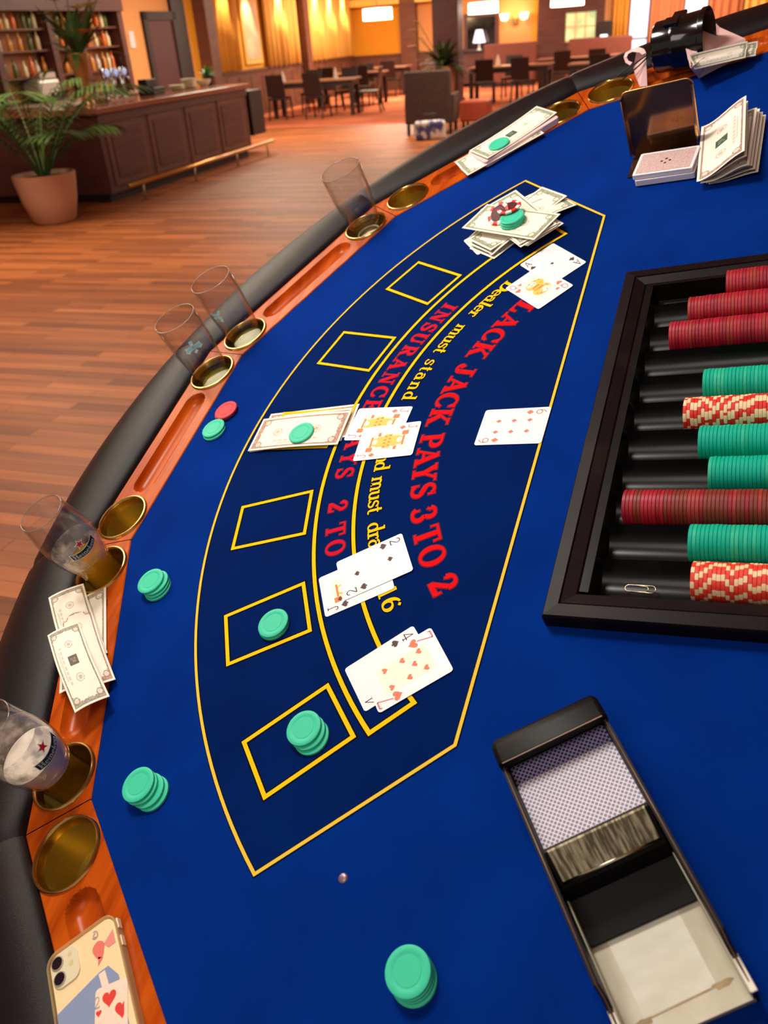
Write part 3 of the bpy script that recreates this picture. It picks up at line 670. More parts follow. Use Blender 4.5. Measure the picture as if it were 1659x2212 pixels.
# hood with rounded front
mb = MB(); pr = [(0.002, 0), (0, .004), (0, .046), (.002, .053), (.006, .057), (.012, .0585), (.0265, .0595), (.0275, .0575), (.0275, .049), (.010, .046), (.010, 0)]
xs = [-hw - .001, -hw + .001, -hw + .004, hw - .004, hw - .001, hw + .001]; ins_ = [.004, .0014, 0, 0, .0014, .004]
n = len(pr)
for x, i_ in zip(xs, ins_):
    for y, z in pr: mb.v.append((x, y + (i_ if y < .0265 else 0), z - (i_ * .8 if z > .05 else 0)))
for i in range(len(xs) - 1):
    for j in range(n): mb.f.append((i * n + j, i * n + (j + 1) % n, (i + 1) * n + (j + 1) % n, (i + 1) * n + j)); mb.m.append(0)
mb.f += [tuple(reversed(range(n))), tuple(range((len(xs) - 1) * n, len(xs) * n))]; mb.m += [0, 0]
hood = mb.build('hood', shoe_black, shoe, M=SM, weld=True, smooth='auto')
MB().tube([(-hw + .003, .0275, .0592), (hw - .003, .0275, .0592)], .0006, 6).build('highlight_edge', edge_glint, hood, M=SM)
mb = MB().box(-hw + .0028, .100, .004, hw - .0028, WL - .002, .0052); mb.box(-hw + .0028, WL - .0035, 0, hw - .0028, WL, .012)
mb.build('metal_floor', shoe_metal, shoe, M=SM)
stain = mat('brown_stain', srgb(150, 120, 82), .6, noise=((60, 60, 60), srgb(186, 164, 126), 4, .3, .8))
mb = MB()
random.seed(3)
def blot(x, y, rx, ry, z=.0054): mb.face([(x + rx * (1 + .25 * math.sin(3 * t + x * 900)) * math.cos(t), y + ry * (1 + .2 * math.cos(4 * t + y * 700)) * math.sin(t), z) for t in [2 * PI * i / 22 for i in range(22)]])
blot(.030, .2215, .007, .0022); blot(-.031, .2195, .0075, .0024, .00545)
mb.face([(-.026, .2188, .00542), (.026, .2203, .00542), (.026, .2212, .00542), (-.026, .2199, .00542)]); mb.build('rust_mark', stain, shoe, M=SM)
mb = MB(); mb.face([(-.027, .158, .0053), (-.027, .2185, .0053), (.029, .2195, .0053), (.031, .162, .0053)][::-1]); mb.build('worn_patch', mat('bare_pale_patch', srgb(226, 222, 206), .5, metal=.2, noise=((26, 60, 30), srgb(204, 198, 176), 5, .35, .8)), shoe, M=SM)
# sloping card rest and the weight
mb = MB(); v = [(-.0445, .020, .004), (.0445, .020, .004), (.0445, .104, .004), (-.0445, .104, .004), (-.0445, .020, .0270), (.0445, .020, .0270), (.0445, .104, .0330), (-.0445, .104, .0330)]
mb.add(v, [(3, 2, 1, 0), (4, 5, 6, 7), (0, 1, 5, 4), (1, 2, 6, 5), (2, 3, 7, 6), (3, 0, 4, 7)]); mb.build('card_rest', shoe_black, shoe, M=SM)
wt = empty('card_weight', SM, 'black card weight with a scratched shiny metal plate inside the shoe', 'card weight')
pr = [(.1035, .006), (.1035, .054), (.106, .0595), (.109, .0610), (.1275, .0415), (.1305, .038), (.1315, .012), (.166, .0095), (.166, .006)]  # low black tail behind the weight is its cast shadow, built as a slab
mb = MB(); n = len(pr); xw = .0438; v = [(-xw, y, z) for y, z in pr] + [(xw, y, z) for y, z in pr]
mb.add(v, [tuple(range(n)), tuple(reversed(range(n, 2 * n)))] + [(i, i + n, (i + 1) % n + n, (i + 1) % n) for i in range(n)]); mb.build('weight_body_with_shadow', shoe_black, wt, M=SM, weld=True, bevel=.0008)
plate_m = mat('scratched_plate', srgb(216, 204, 170), .25, metal=.8, noise=((420, 10, 60), srgb(120, 108, 88), 6, .40, .56))
mb = MB(); a = Vector((0, .1085, .0620)); b = Vector((0, .1268, .0428)); nrm = Vector((0, .72, .69))
for (p, q, e) in ((a, b, .0405),):
    o_ = nrm * .0012; mb.add([(-e, p.y, p.z), (e, p.y, p.z), (e, q.y, q.z), (-e, q.y, q.z)] + [(x * .985, yy + o_.y, zz + o_.z) for x, yy, zz in ((-e, p.y + .0008, p.z - .0008), (e, p.y + .0008, p.z - .0008), (e, q.y - .0003, q.z + .0003), (-e, q.y - .0003, q.z + .0003))],
       [(3, 2, 1, 0), (4, 5, 6, 7), (0, 1, 5, 4), (1, 2, 6, 5), (2, 3, 7, 6), (3, 0, 4, 7)])
mb.build('metal_plate', plate_m, wt, M=SM, weld=True)
mb = MB().tube([(-.0405, .1272, .0420), (.0405, .1272, .0420)], .0016, 10); mb.build('plate_lip', mat('polished_lip', srgb(236, 228, 206), .12, metal=1), wt, M=SM, smooth=True)
# lattice card backs
def lattice(name, cell, line, size=.0032):
    m = mat(name, cell, .38, spec=.35); nt = m.node_tree; tc = nt.nodes.new('ShaderNodeTexCoord'); mp = nt.nodes.new('ShaderNodeMapping')
    mp.inputs['Rotation'].default_value = (0, 0, math.radians(45)); mp.inputs['Scale'].default_value = (1 / size, 1 / size, 1)
    b = nt.nodes.new('ShaderNodeTexBrick'); b.offset = 0; b.inputs['Scale'].default_value = 1; b.inputs['Brick Width'].default_value = 1; b.inputs['Row Height'].default_value = 1
    b.inputs['Mortar Size'].default_value = .13; b.inputs['Mortar Smooth'].default_value = .15; b.inputs['Color1'].default_value = cell; b.inputs['Color2'].default_value = cell; b.inputs['Mortar'].default_value = line
    nt.links.new(tc.outputs['Object'], mp.inputs[0]); nt.links.new(mp.outputs[0], b.inputs['Vector']); nt.links.new(b.outputs['Color'], nt.nodes['Principled BSDF'].inputs['Base Color'])
    return m
lat = lattice('blue_lattice_back', srgb(138, 128, 152), srgb(244, 238, 248)); lat_shaded = lattice('shaded_lattice_back', srgb(48, 44, 86), srgb(176, 168, 206))  # same card back twice, the second coloured darker as its shaded copy
def shoe_card(y0, z0, z1, m, label):
    L_ = math.hypot(.0620, z1 - z0); an = math.atan2(z1 - z0, .0620)
    o = MB().prism(rrect(.088, .062, .0035), 0, .0003).build('playing_card', [m]); o.matrix_world = SM @ Matrix.Translation((0, y0 + .031, (z0 + z1) / 2)) @ Matrix.Rotation(an, 4, 'X')
    tag(o, label, 'playing card', 'cards lying in the shoe')
mb = MB().prism(rrect(.0878, .0615, .0035), 0, .0045); o = mb.build('card_deck', mat('card_edges', srgb(214, 208, 220), .7)); o.matrix_world = SM @ Matrix.Translation((0, .0525, .0298)) @ Matrix.Rotation(math.radians(4), 4, 'X'); tag(o, 'remaining cards packed under the lattice backed card in the shoe', 'card deck')
shoe_card(.0215, .0345, .0375, lat_shaded, 'lattice backed card painted darker as shaded, showing only its strip next to the shoe hood')
shoe_card(.0405, .0385, .0400, lat, 'pale lattice backed card lying uppermost in the shoe')
# ------------------------------------------------------------------ discard holder and decks
smoke = mat('smoky_brass_acrylic', srgb(150, 104, 66), .12, metal=.85, noise=((16, 16, 16), srgb(84, 62, 60), 3, .4, .7))
hold_edge = mat('gilt_edge', srgb(220, 170, 100), .25, metal=1)
HM = T(.590, .1945, .0004, math.radians(-1.5))
dh = empty('discard_holder', HM, 'upright smoky brown mirror card holder standing behind two decks', 'card holder')
mb = MB(); pts = rrect(.104, .106, .010, 6); mb.prism([(x, y + .053) for x, y in pts], 0, .0025)
XR = Matrix(((0, 0, 1, 0), (1, 0, 0, 0), (0, 1, 0, 0), (0, 0, 0, 1)))
bp_ = mb.build('back_panel', smoke, dh, M=HM, xf=XR)
mb = MB().tube([(0.001, x, y + .053) for x, y in pts], .0013, 6, closed=True); mb.build('panel_edge', hold_edge, dh, M=HM, smooth=True)
for sg in (-1, 1):
    mb = MB(); N = 10
    for i in range(N):
        z0, z1 = .006 + .092 * i / N, .006 + .092 * (i + 1) / N; f = lambda z: .010 + (.006 * math.sin(z * 50) if sg < 0 else 0)
        mb.face([(0, sg * .052, z0), (-f(z0), sg * .0515, z0), (-f(z1), sg * .0515, z1), (0, sg * .052, z1)]); mb.face([(0, sg * .0505, z0), (-f(z0), sg * .050, z0), (-f(z1), sg * .050, z1), (0, sg * .0505, z1)][::-1])
        mb.face([(-f(z0), sg * .0515, z0), (-f(z0), sg * .050, z0), (-f(z1), sg * .050, z1), (-f(z1), sg * .0515, z1)])
    mb.build('side_flange', hold_edge, dh, M=HM)
MB().box(-.060, -.048, 0, 0, .048, .0015).build('foot_plate', smoke, dh, M=HM)
deck_edge = mat('white_card_edges', srgb(236, 232, 238), .7); lilac = mat('lilac_card_edges', srgb(196, 180, 210), .7)
back_pink = mat('pink_pattern_back', srgb(224, 196, 190), .5, noise=((700, 700, 700), srgb(200, 160, 158), 1, .4, .6))
def deck(M, th, label, deco):
    e = empty('card_deck', M, label, 'card deck', 'decks in front of the upright holder')
    MB().prism(rrect(.088, .060, .003), 0, th).build('card_block', deck_edge, e, M=M)
    mb = MB(); mb.face([(x, y, th + .0002) for x, y in rrect(.080, .052, .001, 2)]); mb.build('printed_back', back_pink, e, M=M)
    mb = MB(); [mb.face([(cx + .0022 * math.cos(t), cy + .0022 * math.sin(t), th + .0003) for t in [2 * PI * i / 10 for i in range(10)]]) for cx, cy in ((0, .0055), (0, -.0055), (.006, 0), (-.006, 0))]
    mb.build('club_motif', ix_dark, e, M=M)
deck(T(.5275, .1815, .0022, math.radians(-94.5)), .0085, 'lower card deck, bottom of two stacked before the upright holder', 0)
deck(T(.5300, .1840, .0118, math.radians(-95.5)), .0065, 'upper card deck with pink patterned back before the upright holder', 1)
# ------------------------------------------------------------------ banknotes
c4 = lambda x, y: (980 + x / 4.879, 390 + y / 4.879)
c5 = lambda x, y: (960 + x / 6.38, 220 + y / 6.38)
c6 = lambda x, y: (1350 + x / 5.37, 160 + y / 5.37)
c7 = lambda x, y: (x / 3.95, 1040 + y / 3.95)
c3 = lambda x, y: (520 + x / 3.77, 850 + y / 3.77)
cl = lambda k: (lambda x, y: k * (x / .0775) ** 2)
g = 'banknotes with a chip in the middle betting box'
note('brown', c3(125, 425), c3(800, 360), .0006, 1, 'banknote, bottom of the pile under the chip in the middle betting box', g)
note('brown', c3(180, 214), c3(915, 108), .0024, -1, 'banknote, second of the pile, sticking out towards the jacks', g, lambda x, y: .0012 * math.cos(x * 40))
note('brown', c3(185, 205), c3(860, 140), .0045, -1, 'banknote, topmost in the middle betting box with one chip on it', g, lambda x, y: .0012 * math.cos(x * 30))
p = at(650, 934, .0085); chip('teal', p.x, p.y, .0055, 'teal chip on the banknotes in the middle betting box')
g = 'banknotes on the rail with a chip'
pad_m = mat('pinkish_paper_pad', srgb(240, 206, 204), .8)
a, b = at(*c5(345, 700), .012), at(*c5(1250, 140), .012); d = (b - a).normalized(); nn = Vector((d.y, -d.x, 0)); c = a + d * .076 + nn * .034
o = MB().prism(rrect(.158, .072, .006), 0, .011).build('paper_pad', [pad_m], bevel=.001); o.matrix_world = T(c.x, c.y, .0025, math.atan2(d.y, d.x)); tag(o, 'thick pinkish paper pad under the banknotes on the upper rail', 'paper pad')
note('greenc', c5(320, 1015), c5(1300, 470), .0085, 1, 'lower banknote hanging off the rail over the felt edge', g, lambda x, y: .004 * smooth01((y + .01) / .04))
note('greenc', c5(345, 690), c5(1190, 130), .0150, -1, 'upper banknote on the pink pad with a chip in its middle', g, lambda x, y: .0025 * abs(x / .0775) ** 2)
p = at(1077, 309, .0195); chip('teal', p.x, p.y, .0160, 'bright teal chip on the banknote on the upper rail')
g = 'banknotes lying over the rail and armrest on the left'
note('grey', c7(905, 885), c7(907, 1380), .004, -1, 'banknote at the right rear of the fanned bills on the left rail', g, lambda x, y: .004 * smooth01((.03 - y) / .06) if y < 0 else 0)
note('grey', c7(408, 990), c7(500, 1310), .0200, 1, 'banknote with a bare corner nearest the half full beer glass', g, lambda x, y: .003 * math.cos(x * 25), (.050, .0150))
note('brown', c7(500, 1150), c7(600, 1500), .0215, 1, 'middle banknote of the fanned bills on the left rail', g, lambda x, y: .003 * math.cos(x * 25), (.042, .0140))
note('grey', c7(395, 1308), c7(635, 1985), .0325, 1, 'topmost banknote on the left rail with a grey centre block', g, lambda x, y: .003 * math.cos(x * 30), (.042, .0135))
g = 'loose banknotes beside the decks'
for k, (dx, dy, z, kd, lb) in enumerate([(26, 8, .002, 'grey', 'lowest banknote beside the decks, peeping out farthest right'), (20, 6, .005, 'grey', 'second lowest banknote beside the decks'), (14, 3, .008, 'green', 'grey green banknote third down beside the decks'),
                                 (8, 6, .011, 'grey', 'banknote just under the brown top notes beside the decks')]):
    note(kd, (1505 + dx, 390 + dy), (1527 + dx, 275 + dy), z, -1, lb, g, lambda x, y, k=k: (.006 + .003 * k) * smooth01((.02 - y) / .05))
note('brown', c6(850, 1250), c6(905, 585), .013, -1, 'brown banknote second from top beside the decks', g, lambda x, y: .024 * smooth01((.033 - y) / .07))
note('brownc', c6(830, 1250), c6(890, 580), .015, -1, 'topmost brown banknote with a green centre block beside the decks', g, lambda x, y: .033 * smooth01((.033 - y) / .075))
g = 'banknotes heaped on the far betting box'
# far betting box pile
sc_ = at(1000.5, 519.5, .001); bc_ = at(1031.9, 551.9, .001); dd = Vector((-(bc_ - sc_).y, (bc_ - sc_).x, 0)).normalized()
if dd.x < 0: dd = -dd
def to_px(P):
    q = RC.transposed() @ (P - CAM); return (CX + F * q.x / -q.z, CY - F * q.y / -q.z)
lc_ = bc_ + dd * .088
playing_card('A', 'h', ((1031.9, 551.9), to_px(lc_), (1000.5, 519.5)), .0010, 'ace of hearts mostly buried under the heaped banknotes')
note('green', c4(1170, 300), c4(905, 120), .003, 1, 'lowest banknote under the heap pointing to the far layout corner', g) if False else None
def note2(kind, corner, ang, z, label, bend=None, sx=1, sy=1):
    """corner px; long side leaves the corner along ang (degrees), the note lies to its left when sy is 1"""
    a = at(corner[0], corner[1], z); d = Vector((math.cos(math.radians(ang)), math.sin(math.radians(ang)), 0)); n = Vector((-d.y, d.x, 0)) * sy
    q = to_px(a + d * .1); return note(kind, corner, q, z, sy, label, g, bend)
note2('green', c4(1200, 235), 143, .002, 'bottom banknote of the far corner of the heap', None, 1, -1)
note2('green', c4(1200, 200), 142, .005, 'second banknote at the far corner of the heap', lambda x, y: .001, 1, -1)
note2('green', c4(1200, 172), 140, .009, 'upper banknote reaching the far layout corner', lambda x, y: .002 * abs(x / .0775), 1, -1)
arch = lambda x, y: .011 * math.cos(x * 19)
note2('green', c4(345, 765), -43, .002, 'banknote under the heap leaning to the ace of hearts', arch, 1, 1)
note2('green', c4(400, 795), -49, .004, 'banknote on the near side of the heap beside the insurance band', arch, 1, 1)
note2('grey', c4(793, 738), 44, .005, 'lowest curled banknote on the right of the heap', lambda x, y: .008 * smooth01((.03 - x) / .09), 1, -1)
note2('green', c4(770, 722), 47, .009, 'second curled banknote on the right of the heap', lambda x, y: .006 * smooth01((.03 - x) / .09), 1, -1)
note2('green', c4(712, 728), 41, .012, 'third banknote on the right of the heap', lambda x, y: .004 * smooth01((.03 - x) / .09), 1, -1)
note2('green', c4(690, 690), 38, .016, 'fourth banknote just under the top one of the heap', lambda x, y: .002, 1, -1)
note('green', c4(85, 500), c4(760, 612), .0215, 1, 'topmost banknote of the heap carrying the stacked chips', g, lambda x, y: .004 * smooth01(-x / .07) * 0)
p = at(1107, 480, .0225)
for k in range(3): chip('teal', p.x + .001 * k, p.y - .0005 * k, .0220 + k * CT, 'teal chip, %s of three under the maroon faced chip' % ('bottom', 'middle', 'top')[k], 'teal chips on the heaped banknotes')
p2 = at(1099, 446, .0360)
chip('striped', p2.x, p2.y, .0327, 'red and white chip with maroon face on top of the heap', tilt=Matrix.Rotation(math.radians(4), 4, 'Y'))
p3 = at(1078, 463, .030)
chip('striped', p3.x, p3.y, .0300, 'red and white chip leaning on the teal chips of the heap', tilt=Matrix.Rotation(math.radians(-30), 4, Vector((.5, 1, 0))))
# ------------------------------------------------------------------ glasses
def thin(name, tint, refl=.9, body=None, k=0.0):
    m = bpy.data.materials.new(name); m.use_nodes = True; nt = m.node_tree; nt.nodes.clear()
    o = nt.nodes.new('ShaderNodeOutputMaterial'); t = nt.nodes.new('ShaderNodeBsdfTransparent'); t.inputs[0].default_value = tint; g_ = nt.nodes.new('ShaderNodeBsdfGlossy'); g_.inputs['Roughness'].default_value = .02
    f0 = nt.nodes.new('ShaderNodeLayerWeight'); f0.inputs[0].default_value = .5; f = nt.nodes.new('ShaderNodeMath'); f.operation = 'POWER'; f.inputs[1].default_value = 3.2; nt.links.new(f0.outputs['Facing'], f.inputs[0]); mu = nt.nodes.new('ShaderNodeMath'); mu.operation = 'MULTIPLY_ADD'; mu.inputs[1].default_value = refl * .9; mu.inputs[2].default_value = .025; mx = nt.nodes.new('ShaderNodeMixShader')
    nt.links.new(f.outputs[0], mu.inputs[0]); nt.links.new(mu.outputs[0], mx.inputs[0]); base = t.outputs[0]
    if body:
        d_ = nt.nodes.new('ShaderNodeBsdfTranslucent'); d_.inputs[0].default_value = body; e_ = nt.nodes.new('ShaderNodeBsdfDiffuse'); e_.inputs[0].default_value = body
        m1 = nt.nodes.new('ShaderNodeMixShader'); m2 = nt.nodes.new('ShaderNodeMixShader'); m2.inputs[0].default_value = k; nt.links.new(d_.outputs[0], m1.inputs[1]); nt.links.new(e_.outputs[0], m1.inputs[2]); nt.links.new(t.outputs[0], m2.inputs[1]); nt.links.new(m1.outputs[0], m2.inputs[2]); base = m2.outputs[0]
    nt.links.new(base, mx.inputs[1]); nt.links.new(g_.outputs[0], mx.inputs[2]); nt.links.new(mx.outputs[0], o.inputs[0]); return m
glass = thin('clear_glass', (.955, .95, .945, 1), .8)
def shell(mb, out, inn, n=48):
    mb.lathe(out + inn[::-1], n); return mb
beer = thin('amber_beer', srgb(244, 218, 130), .5, srgb(250, 196, 40), .34)
lager = thin('pale_lager_drop', srgb(190, 196, 70), .8, srgb(176, 186, 30), .6)
foam = mat('beer_foam', srgb(250, 238, 222), .8)
def film_mat():
    m = mat('foam_film', srgb(238, 226, 216), .7); nt = m.node_tree; tc = nt.nodes.new('ShaderNodeTexCoord'); n = nt.nodes.new('ShaderNodeTexNoise'); n.inputs['Scale'].default_value = 55; n.inputs['Detail'].default_value = 5
    r = nt.nodes.new('ShaderNodeMapRange'); r.inputs[1].default_value = .40; r.inputs[2].default_value = .68; r.inputs[3].default_value = .10; r.inputs[4].default_value = .85
    nt.links.new(tc.outputs['Object'], n.inputs['Vector']); nt.links.new(n.outputs['Fac'], r.inputs[0]); nt.links.new(r.outputs[0], nt.nodes['Principled BSDF'].inputs['Alpha']); return m
film = film_mat()
def decal(mb, ctr_ang, rfun, polys, mi, off=.0004, u0=0, z0=0, s=1):
    for q in polys:
        pts = []
        for x, y in q:
            z = z0 + y * s; r = rfun(z) + off; a = ctr_ang + (u0 + x * s) / r; pts.append((r * math.cos(a), r * math.sin(a), z))
        mb.face(pts, mi)
def lerp_prof(prof):
    def f(z):
        for (r0, z0), (r1, z1) in zip(prof, prof[1:]):
            if z0 <= z <= z1: return r0 + (r1 - r0) * (z - z0) / (z1 - z0)
        return prof[-1][0]
    return f
rim_m = thin('glass_rim', (.8, .78, .74, 1), 1.0, srgb(220, 210, 200), .25)
logo_m = thin('pale_blue_logo', (1, 1, 1, 1), .2, srgb(190, 232, 236), .95)
def tumbler(name, s, t, tilt, label, bottom, floor_z, liquid, logo, top=.120, rtop=.0362):
    p = segpt(s, t, NC, 0); M = Matrix.Translation(p) @ tilt
    e = empty(name, M, label, 'glass')
    out = [(0, bottom), (.0250, bottom), (.0262, bottom + .002), (.0285, -.005), (rtop - .0012, top - .05), (rtop, top - .001), (rtop - .0007, top)]
    inn = [(0, floor_z), (.0235, floor_z), (.0258, floor_z + .003), (rtop - .0028, top - .05), (rtop - .0014, top - .001)]
    shell(MB(), out, inn).build('glass_body', glass, e, smooth='auto', M=M, weld=True)
    MB().tube([(rtop - .0008 + 0 * i, 0, 0) and ((rtop - .0008) * math.cos(2 * PI * i / 48), (rtop - .0008) * math.sin(2 * PI * i / 48), top) for i in range(48)], .0007, 6, closed=True).build('rim', rim_m, e, smooth=True, M=M)
    if floor_z > -.02: MB().tube([(.0205 * math.cos(2 * PI * i / 40), .0205 * math.sin(2 * PI * i / 40), floor_z + .001) for i in range(40)], .0018, 8, closed=True).build('base_ring', thin('frosted_ring', (.9, .9, .85, 1), .8, srgb(230, 230, 200), .75), e, smooth=True, M=M); MB().lathe([(.0185, floor_z - .002), (0, floor_z - .002)], 30).build('glass_floor', thin('glass_floor_tint', (.9, .9, .8, 1), .8, srgb(150, 150, 110), .5), e, M=M)
    if liquid: MB().lathe([(0, floor_z + .0002), (.0233, floor_z + .0002), (.0256, floor_z + .004), (.0272, liquid), (0, liquid)], 40).build('drink', lager, e, smooth='auto', M=M, weld=True)
    if logo:
        ca2 = math.atan2(CAM.y - p.y, CAM.x - p.x) + logo[0]; rf = lerp_prof([(.0262, bottom), (.0285, -.005), (rtop - .0012, top - .05), (rtop, top)]); mb = MB()
        for q in strokes_quads(logo[1]): decal(mb, ca2, rf, [[(v.x - .5, v.y - .5) for v in q]], 0, z0=logo[2], s=logo[3])
        mb.build('printed_logo', logo_m, e, M=M)
R_ = lambda deg, ax: Matrix.Rotation(math.radians(deg), 4, ax)
cross_ = [Ln(0, .55, 1, .55, .26), Ar(.5, .2, .5, .36, 20, 160, .24, .24), Ln(.5, .5, .5, .95, .18), Ln(.40, .92, .62, .92, .14), Ln(.42, .18, .6, .30, .16)]
bird_ = [Ln(.1, .85, .75, .30, .24), Ln(.2, .35, .85, .80, .20), Ln(.75, .3, .62, .0, .20), Ln(.75, .85, .95, .9, .16)]
tumbler('beer_tumbler', 1, TC, R_(0, 'X'), 'plain empty clear tumbler standing in a cup holder, farthest of the glasses', -.058, -.012, None, None, .118, .0370)
tumbler('beer_tumbler', 1, -TC, R_(0, 'X'), 'tumbler with light blue bird-like mark, farther of the close pair of glasses', -.058, -.050, -.006, (-.75, bird_, .070, .024))
tumbler('beer_tumbler', 0, TC, R_(0, 'X'), 'tumbler with light blue ribbon-like mark facing the viewer, nearer of the close pair', -.058, -.050, -.010, (-.05, cross_, .076, .028))
GX = dict(G)
GX['H'] = (.95, [Ln(.24, 0, .24, 1), Ln(.72, 0, .72, 1), Ln(.24, .5, .72, .5, .12), Sf(.06, .42, .958), Sf(.06, .42, .042), Sf(.54, .92, .958), Sf(.54, .92, .042)])
GX['i'] = (.34, [Ln(.17, 0, .17, .6, .16), Ln(.17, .82, .17, .84, .18)])
GX['k'] = (.62, [Ln(.16, 0, .16, 1, .15), Ln(.24, .25, .5, .58, .10), Ln(.3, .32, .52, .02, .15)])
def beer_glass(s, t, label, lvl, foam_z, film_z, rotoff=0):
    p = segpt(s, t, NC, 0); M = Matrix.Translation(p); e = empty('beer_glass', M, label, 'glass')
    out = [(0, -.060), (.0290, -.060), (.0295, -.057), (.0262, -.040), (.0258, -.010), (.0262, .012), (.0275, .026), (.0325, .040), (.0362, .056), (.0375, .074), (.0362, .094), (.0335, .114), (.0318, .128), (.0313, .131), (.0307, .132)]
    inn = [(0, -.050), (.022, -.050), (.0236, -.040), (.0236, .010), (.0252, .026), (.0302, .040), (.0341, .056), (.0355, .074), (.0342, .094), (.0317, .114), (.0301, .130)]
    shell(MB(), out, inn, 56).build('glass_body', glass, e, smooth='auto', M=M, weld=True)
    MB().tube([(.0308 * math.cos(2 * PI * i / 48), .0308 * math.sin(2 * PI * i / 48), .1315) for i in range(48)], .0008, 6, closed=True).build('rim', rim_m, e, smooth=True, M=M)
    fi = lerp_prof([(.0234, -.040)] + [(r - .0002, z) for r, z in inn[3:]]); zs = [z for _, z in inn[2:] if z < lvl] + [lvl]
    MB().lathe([(0, -.0498), (.0218, -.0498)] + [(fi(z), z) for z in zs] + [(0, lvl)], 48).build('beer', beer, e, smooth='auto', M=M, weld=True)
    if foam_z:
        zz = [lvl + .0003 + (foam_z - lvl) * i / 6 for i in range(7)]
        MB().lathe([(0, zz[0])] + [(fi(z), z) for z in zz] + [(fi(foam_z) * .8, foam_z + .003), (0, foam_z + .004)], 48).build('foam', foam, e, smooth='auto', M=M, weld=True)
    z0 = (foam_z or lvl) + .001; zz = [z0 + (film_z - z0) * i / 6 for i in range(7)]
    MB().lathe([(fi(z) + .0001, z) for z in zz], 48).build('foam_film', film, e, smooth=True, M=M)
    rf = lerp_prof(out[6:]); ca2 = math.atan2(CAM.y - p.y, CAM.x - p.x) + rotoff; mb = MB(); K2 = 14
    arcz = lambda u: .0045 * (u / .020) ** 2     # the banner sags in its middle
    def strip(u0, u1, z0_, z1_, mi, off):
        for i in range(K2):
            a, b = u0 + (u1 - u0) * i / K2, u0 + (u1 - u0) * (i + 1) / K2
            decal(mb, ca2, rf, [[(a, z0_ + arcz(a)), (b, z0_ + arcz(b)), (b, z1_ + arcz(b)), (a, z1_ + arcz(a))]], mi, off, z0=.066)
    strip(-.0212, .0212, -.0056, .0056, 1, .0003); strip(-.0204, .0204, -.0049, .0049, 0, .0005)
    x = -.0190; tot = sum(GX[c][0] for c in 'Heineken'); k = .038 / tot
    for c_ in 'Heineken':
        w, st = GX[c_]
        for q in strokes_quads(st, .02):
            pts = [(x + v.x * k, -.0034 + v.y * .0072 + arcz(x + v.x * k)) for v in q]; decal(mb, ca2, rf, [pts], 1, .0007, z0=.066)
        x += w * k
    def star(R0, mi, off): 
        c0 = (0, .0150)
        P5 = [(c0[0] + (R0 if i % 2 == 0 else R0 * .42) * math.sin(PI * i / 5), c0[1] + (R0 if i % 2 == 0 else R0 * .42) * math.cos(PI * i / 5)) for i in range(10)]
        for i in range(10): decal(mb, ca2, rf, [[c0, P5[i], P5[(i + 1) % 10]]], mi, off, z0=.066)
    star(.0080, 1, .0003); star(.0060, 2, .0006)
    mb.build('printed_label', [mat('label_black', srgb(18, 30, 36), .5), thin('label_white', (1, 1, 1, 1), .2, srgb(240, 248, 244), .97), thin('label_red', (1, 1, 1, 1), .2, srgb(236, 24, 60), .97)], e, M=M)
beer_glass(-1, TC, 'beer glass with red star label, half full of amber beer', .036, None, .066, .12)
beer_glass(-1, -TC, 'beer glass with red star label and thick white foam, nearest of the glasses', .026, .060, .095, .35)
# ------------------------------------------------------------------ phone
ph_a, ph_b = at(97, 2072, .014), at(236, 1970, .014); d = (ph_b - ph_a).normalized(); dn = Vector((d.y, -d.x, 0))    # dn: towards the phone's foot
pc = ph_a + d * .0385 + dn * .0765; PM = Matrix(((d.x, -dn.x, 0, pc.x), (d.y, -dn.y, 0, pc.y), (0, 0, 1, .0032), (0, 0, 0, 1)))
phone = empty('phone', PM, 'cream phone in a clear case with playing cards printed on it, lying on the rail', 'phone')
body_m = mat('cream_phone_back', srgb(250, 226, 176), .3, coat=.4)
case_m = thin('clear_case', (.98, .95, .88, 1), .8, srgb(240, 212, 160), .55)
MB().prism(rrect(.0735, .149, .011, 8), .0012, .0088).build('phone_body', body_m, phone, M=PM, bevel=.0018)
mb = MB(); o_ = rrect(.0785, .154, .0135, 8); i_ = rrect(.0745, .150, .0115, 8); n = len(o_)
for z in (0, .0106):
    mb.v += [(x, y, z) for x, y in o_] + [(x, y, z) for x, y in i_]
for i in range(n):
    j = (i + 1) % n; mb.f += [(i, j, 2 * n + j, 2 * n + i), (n + j, n + i, 3 * n + i, 3 * n + j), (2 * n + i, 2 * n + j, 3 * n + j, 3 * n + i), (j, i, n + i, n + j)]; mb.m += [0] * 4
mb.build('case_frame', case_m, phone, M=PM, bevel=.0008)
for sx, y in ((.0395, .040), (.0395, .058)): MB().box(sx - .001, y, .003, sx + .0008, y + .010, .008).build('side_button', body_m, phone, M=PM)
zt = .0089
cam_plate = MB().prism([(x - .0195, y + .0560) for x, y in rrect(.0290, .0330, .009, 6)], zt, zt + .0014).build('camera_plate', mat('camera_plate_cream', srgb(236, 224, 190), .2, coat=.5), phone, M=PM, bevel=.0004)
for y in (.0640, .0485):
    MB().lathe([(.0066, zt + .0014), (.0066, zt + .0024), (.0056, zt + .0026)], 28, (-.0265, y, 0)).build('lens_ring', mat('lens_ring_metal', srgb(214, 206, 186), .3, metal=.7), cam_plate, M=PM)
    MB().lathe([(.0056, zt + .0024), (0, zt + .0024)], 28, (-.0265, y, 0)).build('camera_lens', mat('lens_glass', srgb(26, 18, 34), .05, coat=1), cam_plate, M=PM)
for y, r_ in ((.0650, .0022), (.0560, .0026)): MB().lathe([(r_, zt + .0015), (0, zt + .0016)], 16, (-.0130, y, 0)).build('flash', mat('flash_amber', srgb(226, 204, 150), .2), cam_plate, M=PM)
